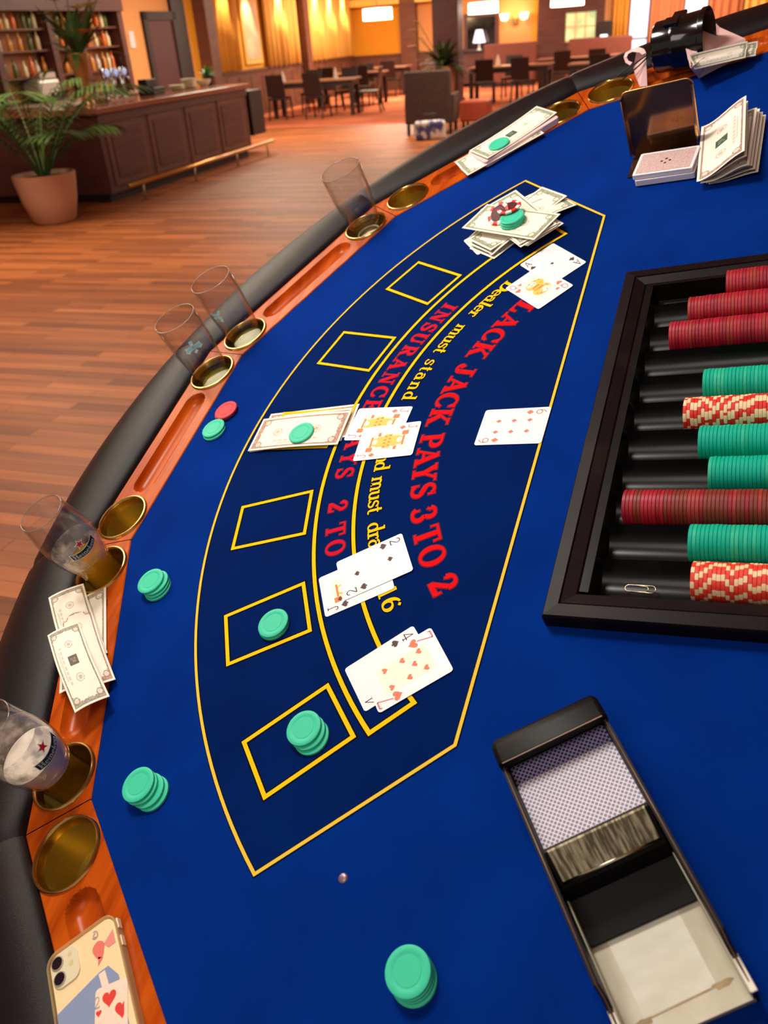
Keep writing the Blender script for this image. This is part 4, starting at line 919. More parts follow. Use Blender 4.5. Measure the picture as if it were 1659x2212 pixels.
blue_p = mat('case_print_blue', srgb(142, 156, 190), .4); cardp = mat('case_print_card', srgb(252, 226, 204), .4); redp = mat('case_print_red', srgb(232, 70, 60), .4); pinkp = mat('case_print_pink', srgb(240, 150, 140), .4); greyp = mat('case_print_grey', srgb(190, 160, 150), .4)
def pr_(name, polys, m, z):
    mb = MB(); [mb.face([(x, y, z) for x, y in p]) for p in polys]; return mb.build(name, m, phone, M=PM)
# printed artwork: a blue card box, a heart card, a faded red flower
cs, sn = math.cos(math.radians(-14)), math.sin(math.radians(-14))
tilt2 = lambda P, cx, cy, k=1: [(cx + (x * cs - y * sn) * k, cy + (x * sn + y * cs) * k) for x, y in P]
pr_('printed_card_box', [[(-.036, .020), (.012, .030), (.022, .030), (.030, .016), (.030, -.035), (-.036, -.052)]], blue_p, zt + .0002)
pr_('printed_box_flap', [[(.011, .0285), (.018, .0285), (.019, .014), (.012, .014)]], cardp, zt + .0003)
pr_('printed_heart_card', [tilt2(rrect(.034, .060, .004), .0145, -.016)], cardp, zt + .0004)
hh = heart(.0155)[0]; hs_ = heart(.0062)[0]
pr_('printed_hearts', [tilt2(hh, .0165, .0010), tilt2(hs_, .0040, -.0045), tilt2([(min(x, .0020), y) for x, y in heart(.016)[0]], .0265, -.0150)], redp, zt + .0006)
mb = MB()
for q in strokes_quads(IXG['2']): mb.face([(x, y, zt + .0006) for x, y in tilt2([((v.x - .42) * .0070, (v.y - .5) * .010) for v in q], .0045, .0055)])
mb.build('printed_two', greyp, phone, M=PM)
pr_('printed_red_flower', [[(.016 + .0062 * math.cos(t) * (1 + .15 * math.sin(3 * t)), .050 + .0085 * math.sin(t)) for t in [2 * PI * i / 20 for i in range(20)]], [(.014, .044), (.012, .036), (.019, .041)]], mat('flower_red', srgb(240, 124, 110), .4), zt + .0002)
pr_('printed_grey_patch', [[(.022, .052), (.034, .060), (.034, .046), (.026, .046)]], pinkp, zt + .0002)
mb = MB()
for q in strokes_quads([Ar(.5, .5, .3, .4, 200, 470, .14, .1), Ar(.5, .45, .16, .2, 60, 300, .12, .1)]): mb.face([(.015 + (v.x - .5) * .010, .066 + (v.y - .5) * .009, zt + .0003) for v in q])
mb.build('printed_scroll', greyp, phone, M=PM)
# ------------------------------------------------------------------ black cup, pink wrapping and notes at the far rail
q0, q1 = at(1413, 188, .0), at(1503, 172, .0); ax = (q1 - q0); ax.z = 0; Lc = ax.length; ax.normalize(); sd = Vector((-ax.y, ax.x, 0))
if sd.dot(q0 - CAM) < 0: sd = -sd
gloss = mat('gloss_black_plastic', srgb(12, 11, 13), .16, coat=.5)
yv = Vector((0, 0, 1)).cross(ax); org = q0 + sd * .040 + Vector((0, 0, .0475))
KM = Matrix(((ax.x, yv.x, 0, org.x), (ax.y, yv.y, 0, org.y), (0, 0, 1, org.z), (0, 0, 0, 1)))
cup = empty('black_cup', KM, 'glossy black plastic cup lying on its side with money sticking out, by the far rail', 'cup')
LX = Matrix(((0, 0, 1, 0), (0, 1, 0, 0), (-1, 0, 0, 0), (0, 0, 0, 1)))
pc_ = [(0, .004), (.030, .004), (.037, .001), (.0400, .004), (.0405, .012), (.0418, .030), (.0425, .032), (.0425, .040), (.0415, .042), (.0440, .078), (.0465, .080), (.0468, .088), (.0450, .089), (.0430, .080), (.0390, .012), (0, .010)]
MB().lathe(pc_, 48).build('cup_body', gloss, cup, smooth='auto', M=KM, xf=LX @ Matrix.Identity(4), weld=True)
mb = MB(); mb.box(.022, -.020, .038, .046, .004, .0445); mb.box(.030, .008, .036, .052, .026, .0425); mb.build('clip_tab', gloss, cup, M=KM, bevel=.002)
cord = mat('black_cord', srgb(14, 12, 12), .5)
lan = tag(MB().tube([at(1398, 118, .05), at(1385, 128, .045), at(1368, 140, .035), at(1350, 152, .02), at(1332, 166, .014), at(1318, 172, .012)], .0012, 6).tube([at(1398, 124, .045), at(1380, 142, .035), at(1366, 154, .025), at(1352, 166, .014), at(1345, 172, .006)], .0012, 6).build('lanyard', cord, smooth=True), 'thin black cord hanging from the black cup over the armrest', 'lanyard')
pink = mat('pink_paper', srgb(246, 200, 196), .8)
c9 = lambda x, y, z: tuple(at(1320 + x / 4.894, 20 + y / 4.894, z))
mb = MB()
mb.face([c9(840, 620, .045), c9(930, 730, .002), c9(1330, 520, .004), c9(1430, 470, .008), c9(1100, 420, .04)])
mb.face([c9(770, 330, .06), c9(850, 470, .05), c9(1100, 420, .04), c9(1430, 470, .010), c9(1420, 310, .018), c9(1150, 190, .02), c9(1080, 120, .022), c9(1000, 170, .035), c9(925, 235, .045), c9(930, 262, .05), c9(870, 262, .055)])
mb.face([c9(770, 330, .06), c9(840, 620, .045), c9(850, 470, .05)])
o = mb.build('pink_wrapping', pink); sm = o.modifiers.new('thickness', 'SOLIDIFY'); sm.thickness = .0008; tag(o, 'crumpled pink paper coming out of the open end of the black cup', 'paper')
g = 'notes pushed into the black cup'
def strip_note(pts, kind, label):
    a, b, c, d_ = [Vector(c9(*p)) for p in pts]; me = note_kinds[kind].copy()
    for v in me.vertices:
        u = v.co.x / .155 + .5; w_ = v.co.y / .066 + .5; p = (a * (1 - u) + b * u) * (1 - w_) + (d_ * (1 - u) + c * u) * w_; p.z += .003 * math.sin(w_ * PI * 2); v.co = p
    o = bpy.data.objects.new('banknote', me); C.objects.link(o); m = o.modifiers.new('thickness', 'SOLIDIFY'); m.thickness = .0003; tag(o, label, 'banknote', g)
strip_note([(830, 600, .030), (1530, 492, .012), (1555, 335, .020), (800, 470, .050)], 'greenc', 'farther reaching of two notes sticking out of the black cup')
strip_note([(880, 640, .036), (1425, 512, .020), (1445, 335, .028), (830, 480, .056)], 'green', 'shorter note lying over the other one out of the black cup')
mb = MB(); ring_ = [c9(x, y, z) for x, y, z in [(370, 460, .05), (350, 420, .052), (290, 397, .05), (210, 425, .045), (150, 460, .04), (132, 505, .038), (150, 560, .032), (200, 590, .03)]]
inner_ = [c9(x, y, z) for x, y, z in [(330, 480, .05), (300, 455, .052), (265, 452, .05), (225, 448, .045), (180, 470, .04), (165, 505, .038), (185, 545, .032), (225, 560, .03)]]
for i in range(len(ring_) - 1): mb.face([ring_[i], ring_[i + 1], inner_[i + 1], inner_[i]])
mb.face([c9(270, 460, .05), c9(370, 460, .05), c9(385, 810, .004), c9(310, 820, .003), c9(255, 700, .006), c9(240, 620, .018)])
o = mb.build('pink_wrapping', pink); sm = o.modifiers.new('thickness', 'SOLIDIFY'); sm.thickness = .0008; tag(o, 'curled pink paper end sticking out left of the black cup', 'paper')
# lens screw in the felt
p = at(741, 1897, 0); tag(MB().lathe([(0, .0010), (.0030, .0012), (.0042, .0004), (.0046, 0)], 18, (p.x, p.y, .0003)).build('felt_screw', mat('dull_pinkish_metal', srgb(150, 120, 130), .35, metal=.6), smooth=True), 'tiny round metal screw head set in the felt below the layout', 'screw')
for k in ('red', 'striped', 'teal'):
    if k not in used_p: bpy.data.objects.remove(protos[k])
for k, o in list(ep.items()):
    if 'label' not in o: 
        try: bpy.data.objects.remove(o)
        except Exception: pass
# ------------------------------------------------------------------ the hall beyond the table (hall space, parented to nothing, placed by RM)
def RL(x, y, z=0, a=0): return RM @ T(x, y, z, a)
def plank_mat():
    m = mat('strip_parquet', srgb(150, 76, 38), .5, spec=.22); nt = m.node_tree; tc = nt.nodes.new('ShaderNodeTexCoord')
    b = nt.nodes.new('ShaderNodeTexBrick'); b.offset = .37; b.inputs['Scale'].default_value = 1; b.inputs['Brick Width'].default_value = .95; b.inputs['Row Height'].default_value = .085
    b.inputs['Mortar Size'].default_value = .0015; b.inputs['Color1'].default_value = srgb(168, 98, 54); b.inputs['Color2'].default_value = srgb(116, 62, 32); b.inputs['Mortar'].default_value = srgb(70, 32, 16)
    n = nt.nodes.new('ShaderNodeTexNoise'); mp = nt.nodes.new('ShaderNodeMapping'); mp.inputs['Scale'].default_value = (1.2, 16, 1); n.inputs['Scale'].default_value = 1; n.inputs['Detail'].default_value = 5
    mx = nt.nodes.new('ShaderNodeMixRGB'); mx.blend_type = 'MULTIPLY'; mx.inputs[0].default_value = .55; r = nt.nodes.new('ShaderNodeValToRGB'); r.color_ramp.elements[0].color = (.5, .42, .38, 1); r.color_ramp.elements[1].color = (1.25, 1.2, 1.1, 1); r.color_ramp.elements[0].position = .3; r.color_ramp.elements[1].position = .7
    nt.links.new(tc.outputs['Object'], b.inputs['Vector']); nt.links.new(tc.outputs['Object'], mp.inputs[0]); nt.links.new(mp.outputs[0], n.inputs['Vector']); nt.links.new(n.outputs['Fac'], r.inputs[0])
    nt.links.new(b.outputs['Color'], mx.inputs[1]); nt.links.new(r.outputs[0], mx.inputs[2]); nt.links.new(mx.outputs[0], nt.nodes['Principled BSDF'].inputs['Base Color']); return m
YF = 29.4; XL = -10.0; CH = 3.3
yellow_w = mat('ochre_wall_paint', srgb(214, 146, 30), .8); orange_w = mat('apricot_wall_paint', srgb(204, 140, 84), .8); woodd = mat('dark_mahogany', srgb(74, 38, 34), .45, noise=((2, 2, 14), srgb(92, 50, 42), 4, .3, .7))
woodr = mat('reddish_brown_wood', srgb(92, 52, 38), .5, noise=((2, 2, 12), srgb(110, 64, 46), 4, .3, .7)); wood_black = mat('near_black_wood', srgb(34, 22, 20), .5); ceil_m = mat('cream_ceiling', srgb(226, 190, 130), .8)
def struct(name, mb, m, **k): o = mb.build(name, m, M=RM, **k); o['kind'] = 'structure'; return o
struct('floor', MB().box(-14, -3, -.05, 10, 19.4, 0), plank_mat())
struct('floor_carpet', MB().box(-10, 17.9, 0, 9, YF, .006), mat('terracotta_carpet', srgb(186, 108, 74), .95, spec=.05, noise=((.5, 1.1, 1), srgb(160, 86, 60), 3, .4, .62)))
struct('floor_subfloor', MB().box(-14, 19.4, -.05, 10, 36, -.001), woodr)
struct('ceiling', MB().box(-14, -3, CH, 10, 36, CH + .05), ceil_m)
struct('wall_left', MB().box(XL - .1, 3, 0, XL, 15.2, CH, 0).box(XL - .1, 15.2, 0, XL, 18.5, CH, 1).box(XL - .1, 18.5, 0, XL, YF, CH, 2), [woodd, orange_w, yellow_w])
struct('wall_far', MB().box(XL - .1, YF, 0, -8.35, YF + .1, CH, 0).box(-8.35, YF, 0, 8, YF + .1, CH, 1), [yellow_w, orange_w])
# wainscot and trims
mb = MB().box(XL, 19.7, 0, XL + .05, YF, 1.02); mb.box(XL, 19.7, 1.02, XL + .08, YF, 1.07)
for i in range(14): mb.box(XL + .05, 19.85 + i * .68, .12, XL + .065, 20.4 + i * .68, .92)
struct('trim_1', mb, woodr)
mb = MB().box(XL, YF - .05, 0, 8, YF, 1.0); mb.box(XL, YF - .08, 1.0, 8, YF, 1.05); struct('trim_2', mb, woodr)
struct('trim_3', MB().box(XL, YF - .35, 2.42, -6.6, YF, 2.62), mat('cornice_cream', srgb(252, 214, 120), .7))
def post(x, y, w, d, label, m=woodr, cat='column'):
    e = empty('column', RL(x, y), label, cat); MB().box(-w / 2, -d / 2, .25, w / 2, d / 2, CH - .01).build('shaft', m, e, M=RL(x, y)); MB().box(-w / 2 - .03, -d / 2 - .03, 0, w / 2 + .03, d / 2 + .03, .25).build('plinth', m, e, M=RL(x, y))
post(XL + .15, 19.0, .3, .42, 'reddish brown wooden column between the bar door and the golden curtains')
post(XL + .13, 24.9, .26, .36, 'dark brown column dividing the two stretches of golden curtains')
pl_, pr2 = rat(936, 100, y=20.2), rat(991, 100, y=20.2)
post((pl_.x + pr2.x) / 2, 20.4, pr2.x - pl_.x, .5, 'broad dark brown square column behind the potted plant', woodd)
a_, b_ = rat(872, 100, y=YF), rat(905, 100, y=YF); post((a_.x + b_.x) / 2, YF - .2, b_.x - a_.x, .3, 'brown wooden column at the right end of the ochre wall')
# curtains
def curtain(name, x0, y0, x1, y1, z0, z1, m, label, folds=9, amp=.05):
    mb = MB(); N = folds * 8; d = Vector((x1 - x0, y1 - y0, 0)); n = Vector((d.y, -d.x, 0)).normalized()
    for i in range(N + 1):
        t = i / N; o_ = amp * math.sin(t * folds * 2 * PI) + amp * .4 * math.sin(t * folds * 4.4)
        for z, k in ((z0, 1.15), ((z0 + z1) / 2, 1), (z1, .8)): p = Vector((x0, y0, 0)) + d * t + n * (o_ * k + amp * 1.6); mb.v.append((p.x, p.y, z))
    for i in range(N):
        for j in range(2): mb.f.append((i * 3 + j, i * 3 + j + 1, i * 3 + 3 + j + 1, i * 3 + 3 + j)); mb.m.append(0)
    o = mb.build(name, m, M=RM, smooth=True); s_ = o.modifiers.new('thickness', 'SOLIDIFY'); s_.thickness = .006; tag(o, label, 'curtain', 'golden curtains of the hall'); return o
cur_g = mat('golden_curtain', srgb(232, 178, 84), .75); cur_o = mat('ochre_curtain', srgb(206, 140, 48), .75); cur_r = mat('rust_curtain', srgb(184, 110, 70), .8)
curtain('curtain', XL + .02, 19.3, XL + .02, 20.7, 1.08, 3.2, cur_o, 'golden curtain right of the reddish column, next to the lit picture', 5)
curtain('curtain', XL + .02, 22.3, XL + .02, 24.6, 1.08, 3.2, cur_g, 'golden curtain between the lit picture and the dark brown column', 7)
curtain('curtain', XL + .02, 25.2, XL + .02, 29.2, 1.08, 3.2, cur_g, 'long golden curtain right of the dark brown column, up to the ochre wall', 10)
for y, p in ((20.0, 5), (21.4, 6), (23.3, 9), (26.0, 9), (27.2, 11), (28.4, 10)):
    l = bpy.data.lights.new('wall_washer', 'SPOT'); l.energy = p * 42; l.spot_size = math.radians(46); l.spot_blend = .5; l.color = (1, .88, .58); l.shadow_soft_size = .05
    o = bpy.data.objects.new('wall_washer', l); C.objects.link(o); o.matrix_world = RM @ Matrix.Translation((XL + .5, y, 3.1)) @ (Vector((-.35, 0, -1))).to_track_quat('-Z', 'Y').to_matrix().to_4x4()
# lit picture
e = empty('framed_picture', RL(XL, 21.6, 1.9), 'tall pale framed picture on the lit left wall between the curtains', 'picture')
MB().box(.0, -.50, -.72, .05, .50, .72).build('frame', cur_g, e, M=RL(XL, 21.6, 1.9)); MB().box(.05, -.40, -.62, .056, .40, .62).build('canvas', mat('pale_peach_canvas', srgb(228, 186, 150), .7, noise=((2, 2, 3), srgb(206, 160, 130), 3, .4, .6)), e, M=RL(XL, 21.6, 1.9))
# bar door and sign on the left wall
e = struct('door_1', MB().box(XL, 16.75, 0, XL + .04, 17.75, 2.15), mat('maroon_door', srgb(72, 32, 34), .5)); mbx = MB().box(XL, 16.6, 0, XL + .07, 16.75, 2.3).box(XL, 17.75, 0, XL + .07, 18.3, 2.6).box(XL, 16.6, 2.15, XL + .07, 17.9, 2.3).build('door_frame', wood_black, e, M=RM)
sg_ = rat(284, 86, x=XL); tag(MB().box(XL, sg_.y - .09, sg_.z - .14, XL + .02, sg_.y + .09, sg_.z + .14).build('wall_sign', mat('sign_white', srgb(206, 196, 196), .6), M=RM), 'small white notice on the apricot wall beside the bar door', 'sign')
# bar
bar = empty('bar_counter', RL(-6.45, 9.3), 'dark mahogany bar counter with panelled front', 'bar counter')
BM = RL(-6.45, 9.3)
MB().box(-.70, 0, .10, 0, 4.15, 1.00).box(-3.4, 0, .10, -.7, .7, 1.00).build('body', woodd, bar, M=BM)
MB().box(-.66, .04, 0, -.06, 4.10, .10).box(-3.4, .06, 0, -.7, .66, .10).build('plinth', wood_black, bar, M=BM)
MB().box(-.78, -.06, 1.00, .07, 4.22, 1.07).box(-3.4, -.06, 1.00, -.78, .76, 1.07).build('worktop', mat('polished_bar_top', srgb(140, 80, 56), .25, coat=.4), bar, M=BM, bevel=.01)
for i in range(4):
    y0 = .12 + i * 1.0; MB().box(0, y0, .18, .012, y0 + .88, .90).build('panel', woodr, bar, M=BM)
    MB().box(.012, y0 + .10, .26, .022, y0 + .78, .82).build('panel', woodd, bar, M=BM)
MB().box(0, -.01, .90, .03, 4.15, 1.0).build('moulding', woodd, bar, M=BM)
fr = empty('foot_rail', RL(-6.2, 9.3), 'brass foot rail on pale brackets along the bar front', 'foot rail')
MB().tube([(.05, -.05, .20), (.05, 4.35, .20)], .028, 10).build('rail', mat('bar_brass', srgb(206, 150, 84), .3, metal=.8), fr, M=RL(-6.2, 9.3), smooth=True)
for y in (.25, 1.6, 2.95, 4.1): MB().tube([(.05, y, .2), (.05, y, 0)], .014, 8).build('bracket', mat('pale_steel', srgb(180, 150, 130), .4, metal=.6), fr, M=RL(-6.2, 9.3), smooth=True)
tag(MB().box(-6.95, 13.7, .28, -6.5, 14.2, .95).build('serving_cabinet', wood_black, M=RM, bevel=.01), 'black cabinet standing at the far end of the bar counter', 'cabinet')
# back bar
bb = empty('back_bar', RL(XL, 10), 'tall dark wooden back bar shelving lit from inside', 'shelving'); BBM = RL(XL, 10)
MB().box(0, .3, .0, .45, 5.3, .95).build('base_cabinet', woodd, bb, M=BBM); MB().box(0, .2, .95, .5, 5.4, 1.0).build('ledge', mat('pale_ledge', srgb(150, 120, 104), .4), bb, M=BBM)
MB().box(0, .3, 2.28, .4, 5.4, 2.55).build('cornice', woodd, bb, M=BBM)
for y in (.3, 1.75, 3.15, 3.95, 5.25): MB().box(0, y, 1.0, .35, y + .15, 2.28).build('upright', woodd, bb, M=BBM)
for z in (1.35, 1.72, 2.02): MB().box(.02, .45, z, .28, 5.25, z + .025).build('shelf', woodr, bb, M=BBM)
MB().box(.01, .45, 1.0, .02, 5.25, 2.28).build('mirror_back', mat('amber_back_panel', srgb(170, 110, 70), .4), bb, M=BBM)
random.seed(11); bcols = [mat('bottle_' + n_, c_, .15, spec=.6) for n_, c_ in (('amber', srgb(226, 150, 60)), ('cream', srgb(246, 226, 176)), ('clear', srgb(220, 214, 204)), ('green', srgb(90, 104, 50)), ('orange', srgb(236, 120, 50)))]
bproto = {}
for z in (1.375, 1.745, 2.045):
    y = 2.1
    while y < 5.2:
        m = random.choice(bcols); M = RL(XL + .16, 10 + y, z)
        if m.name not in bproto:
            o = MB().lathe([(0, 0), (.036, 0), (.038, .01), (.038, .16), (.030, .19), (.014, .215), (.013, .27), (.016, .272), (.016, .285), (0, .285)], 14).build('bottle', [m], smooth='auto', weld=True); bproto[m.name] = o
        else: o = bproto[m.name].copy(); C.objects.link(o)
        o.matrix_world = M @ Matrix.Diagonal((1, 1, random.uniform(.75, 1.08), 1)); tag(o, 'bottle standing on the lit shelves behind the bar', 'bottle', 'bottles on the back bar shelves'); y += random.uniform(.11, .26)
def L3(x, y, z, a=0): return RL(x, y, z, a)
def at_bar(px, py): p = rat(px, py, z=1.07); return p
# things on the bar
e = empty('coffee_machine', L3(XL + .27, 12.75, 1.0), 'rounded silver coffee machine on the ledge of the back bar', 'coffee machine'); sv = mat('brushed_silver', srgb(206, 200, 200), .3, metal=.5)
MB().box(-.17, -.28, .06, .17, .28, .34).build('housing', sv, e, M=L3(XL + .27, 12.75, 1.0), bevel=.06); MB().box(-.15, -.25, 0, .2, .25, .06).build('drip_tray', wood_black, e, M=L3(XL + .27, 12.75, 1.0)); MB().box(.10, -.2, .34, .16, .2, .42).build('cup_rail', sv, e, M=L3(XL + .27, 12.75, 1.0))
ice = mat('pale_plastic', srgb(196, 184, 172), .5)
for y, lb in ((10.75, 'pale bin standing left behind the bar counter'), (11.35, 'pale bin standing right behind the bar counter')):
    tag(MB().prism([(x, y_) for x, y_ in rrect(.42, .5, .06)], 0, .42).build('storage_bin', ice, M=L3(-8.4, y, .62), bevel=.01), lb, 'bin')
def plant_leaf(mb, p, d, L_, w, droop, n=7, mi=0):
    d = Vector(d).normalized(); s_ = d.cross(Vector((0, 0, 1)))
    if s_.length < .05: s_ = Vector((1, 0, 0))
    s_.normalize(); pv = None
    for i in range(n + 1):
        t = i / n; q = Vector(p) + d * (L_ * t) + Vector((0, 0, -droop * L_ * t * t)); ww = w * math.sin(PI * min(1, t * .92 + .06)); a, b = q - s_ * ww, q + s_ * ww
        if pv: mb.face([pv[0], a, b, pv[1]], mi)
        pv = (a, b)
leafm = mat('palm_green', srgb(50, 74, 32), .55, noise=((5, 5, 5), srgb(84, 108, 48), 3, .35, .7)); leafd = mat('dark_leaf_green', srgb(40, 56, 30), .55, noise=((6, 6, 6), srgb(66, 84, 40), 3, .35, .7))
blos = mat('pale_yellow_petal', srgb(232, 230, 160), .6); blos_o = mat('orange_petal', srgb(240, 160, 40), .6)
# potted palm
PMx = RL(-6.48, 8.15); palm = empty('potted_palm', PMx, 'tall green palm in a pale terracotta pot standing at the left of the bar', 'plant')
MB().lathe([(0, 0), (.20, 0), (.24, .04), (.30, .25), (.335, .47), (.34, .52), (.315, .52), (.30, .47), (0, .46)], 36).build('pot', mat('pale_terracotta', srgb(190, 140, 112), .6), palm, smooth='auto', M=PMx, weld=True)
MB().lathe([(.30, .475), (0, .485)], 20).build('soil', wood_black, palm, M=PMx)
random.seed(5)
for k in range(20):
    a = k * 2.4 + random.uniform(-.2, .2); L_ = random.uniform(.85, 1.65); el = random.uniform(.95, 1.45); mb = MB(); pts = []; h = Vector((math.cos(a), math.sin(a), 0))
    for i in range(13):
        t = i / 12; r = L_ * (math.cos(el) * t + .24 * t * t); z = .5 + L_ * (math.sin(el) * t - .34 * t * t * t); pts.append(Vector((.05 * math.cos(a), .05 * math.sin(a), 0)) + h * r + Vector((0, 0, z)))
    mb.tube(pts, [.011 * (1 - .7 * i / 12) for i in range(13)], 5)
    for i in range(3, 13):
        for sgn in (-1, 1):
            tg = (pts[i] - pts[i - 1]).normalized(); sd_ = tg.cross(Vector((0, 0, 1))).normalized() * sgn; dd_ = (tg * .55 + sd_ * .85).normalized(); ll = .34 * math.sin(PI * (i - 1.5) / 12.5) + .10
            for q_ in (0, .5): plant_leaf(mb, pts[i].lerp(pts[i - 1], q_), dd_, ll, .015, .35, 4)
    mb.build('frond', leafm, palm, M=PMx)
# vase of flowers on the bar
vp = Vector((-7.1, 10.15, 1.07)); VM = RL(*vp) @ Matrix.Scale(1.2, 4); vase = empty('flower_vase', VM, 'tall bronze vase of lilies and leaves standing on the bar counter', 'vase')
MB().lathe([(0, 0), (.075, 0), (.07, .02), (.05, .08), (.065, .2), (.095, .36), (.11, .46), (.105, .48), (.095, .47), (0, .45)], 30).build('vase_body', mat('bronze_glaze', srgb(170, 116, 60), .3, metal=.3), vase, smooth='auto', M=VM, weld=True)
mb = MB()
for k in range(46):
    a = random.uniform(0, 6.28); el = random.uniform(.1, 1.35); plant_leaf(mb, (0, 0, .45), (math.cos(a) * math.cos(el), math.sin(a) * math.cos(el), math.sin(el)), random.uniform(.35, .8), .038, random.uniform(.1, .45))
mb.build('leaves', leafm, vase, M=VM)
for k in range(9):
    a = random.uniform(0, 6.28); el = random.uniform(.5, 1.45); r = random.uniform(.38, .72); c = Vector((math.cos(a) * math.cos(el) * r, math.sin(a) * math.cos(el) * r, .45 + math.sin(el) * r)); mb = MB(); mb.tube([(0, 0, .42), tuple(c)], .005, 5, 1)
    for j in range(6): b_a = j * PI / 3; plant_leaf(mb, c, (math.cos(b_a), math.sin(b_a), .5), .17, .045, .3, 4)
    mb.build('lily_blossom', [blos if k % 4 else blos_o, leafm], vase, M=VM)
# beer taps
tp = Vector((-7.05, 10.75, 1.07)); TM = RL(*tp); taps = empty('beer_taps', TM, 'chrome and pale blue beer tap fonts on the bar counter', 'beer taps')
chrome = mat('chrome', srgb(214, 216, 226), .12, metal=1); blue_l = mat('pale_blue_lens', srgb(190, 206, 250), .3, emit=srgb(190, 205, 255), es=.5)
MB().box(-.12, -.32, 0, .12, .32, .03).build('drip_tray', chrome, taps, M=TM)
for y in (-.2, 0, .2):
    f_ = MB().lathe([(0, .03), (.035, .03), (.03, .06), (.028, .24), (.05, .27), (.06, .33), (.05, .38), (0, .39)], 20, (0, y, 0)).build('tap_column', chrome, taps, smooth='auto', M=TM, weld=True)
    MB().ball((.055, y, .33), .028, .045, .045, 12).build('badge', blue_l, taps, M=TM, smooth=True); MB().tube([(.03, y, .28), (.10, y, .27), (.11, y, .22)], .010, 8).build('spout', chrome, taps, M=TM, smooth=True)
    MB().tube([(.02, y, .38), (.03, y, .50)], [.009, .016], 8).build('tap_handle', wood_black, taps, M=TM, smooth=True)
# plates, bowl, till, small plant
pcrm = mat('ivory_china', srgb(226, 214, 186), .3)
for s_, (x, y, n_) in enumerate(((-7.10, 12.85, 8), (-7.12, 12.5, 4))):
    for i in range(n_):
        o = MB().lathe([(0, .004), (.06, .004), (.065, 0), (.07, .004), (.125, .018), (.124, .021), (.07, .009), (0, .008)], 24).build('plate', [pcrm], smooth='auto', weld=True) if i == 0 and s_ == 0 else bpy.data.objects['plate'].copy()
        if not (i == 0 and s_ == 0): C.objects.link(o)
        o.matrix_world = RL(x, y, 1.071 + i * .0165); tag(o, 'ivory plate in the %s stack on the bar counter' % ('tall', 'low')[s_], 'plate', 'plates in the %s stack on the bar' % ('tall', 'low')[s_])
tag(MB().lathe([(0, 0), (.05, 0), (.11, .06), (.12, .10), (.115, .10), (.10, .06), (0, .012)], 26).build('bowl', pcrm, M=RL(-7.05, 13.25, 1.07), smooth='auto', weld=True), 'ivory bowl on the bar counter right of the plates', 'bowl')
e = empty('cash_register', RL(-7.05, 11.65, 1.07), 'black cash register on the bar counter between taps and plates', 'cash register'); MB().box(-.13, -.15, 0, .13, .15, .09).build('drawer', wood_black, e, M=RL(-7.05, 11.65, 1.07), bevel=.008); MB().box(-.12, -.14, .09, .02, .14, .20).build('screen', wood_black, e, M=RL(-7.05, 11.65, 1.07), bevel=.01)
SPM = RL(-7.1, 13.3 + .22, 1.07); e = empty('potted_herb', SPM, 'small bright green plant in a pot at the far end of the bar', 'plant'); MB().lathe([(0, 0), (.07, 0), (.09, .14), (.08, .14), (0, .13)], 20).build('pot', mat('dark_pot', srgb(60, 44, 40), .5), e, smooth='auto', M=SPM, weld=True)
mb = MB()
for k in range(60):
    a = random.uniform(0, 6.28); el = random.uniform(.2, 1.5); plant_leaf(mb, (0, 0, .13), (math.cos(a) * math.cos(el), math.sin(a) * math.cos(el), math.sin(el)), random.uniform(.12, .26), .022, .3, 4, 0 if k % 5 else 1)
mb.build('leaves', [mat('fresh_green', srgb(80, 140, 50), .5), mat('white_petals', srgb(236, 230, 214), .6)], e, M=SPM)
# dining tables and chairs
chair_m = mat('dark_brown_chair', srgb(44, 24, 20), .5); table_m = mat('table_top_wood', srgb(150, 104, 84), .3, coat=.3); seat_m = mat('dark_leather_seat', srgb(40, 24, 22), .45)
def dining_table(x, y, w, d, label, a=0):
    M = RL(x, y, 0, a); e = empty('dining_table', M, label, 'table', 'dining tables of the hall')
    MB().box(-w / 2, -d / 2, .74, w / 2, d / 2, .78).build('tabletop', table_m, e, M=M, bevel=.008)
    MB().box(-w / 2 + .06, -d / 2 + .06, .64, w / 2 - .06, d / 2 - .06, .74).build('apron', chair_m, e, M=M)
    for sx in (-1, 1):
        for sy in (-1, 1): MB().box(sx * (w / 2 - .1) - .045, sy * (d / 2 - .1) - .045, 0, sx * (w / 2 - .1) + .045, sy * (d / 2 - .1) + .045, .66).build('leg', chair_m, e, M=M)
chair0 = None
def dining_chair(x, y, a, label):
    global chair0
    M = RL(x, y, 0, a)
    if chair0 is None:
        chair0 = empty('dining_chair', Matrix.Identity(4), 'x', 'chair', 'dining chairs'); c = chair0
        MB().box(-.23, -.22, .43, .23, .23, .48).build('seat', seat_m, c, bevel=.012)
        mb = MB(); v = [(-.22, -.24, .50), (.22, -.24, .50), (.22, -.21, .50), (-.22, -.21, .50), (-.21, -.33, .96), (.21, -.33, .96), (.21, -.30, .96), (-.21, -.30, .96)]
        mb.add(v, [(3, 2, 1, 0), (4, 5, 6, 7), (0, 1, 5, 4), (1, 2, 6, 5), (2, 3, 7, 6), (3, 0, 4, 7)]); mb.build('backrest', seat_m, c, bevel=.01)
        for sx in (-1, 1):
            MB().tube([(sx * .20, .20, .44), (sx * .21, .24, 0)], .022, 6).build('leg', chair_m, c); MB().tube([(sx * .20, -.20, .46), (sx * .21, -.30, 0)], .022, 6).build('leg', chair_m, c)
        o = chair0
    else:
        o = chair0.copy(); C.objects.link(o)
        for ch in [q for q in chair0.children]: k = ch.copy(); C.objects.link(k); k.parent = o
    o.matrix_world = M; tag(o, label)
bpy.context.view_layer.update()
def on(px, py, z=.78): return rat(px, py, z=z)
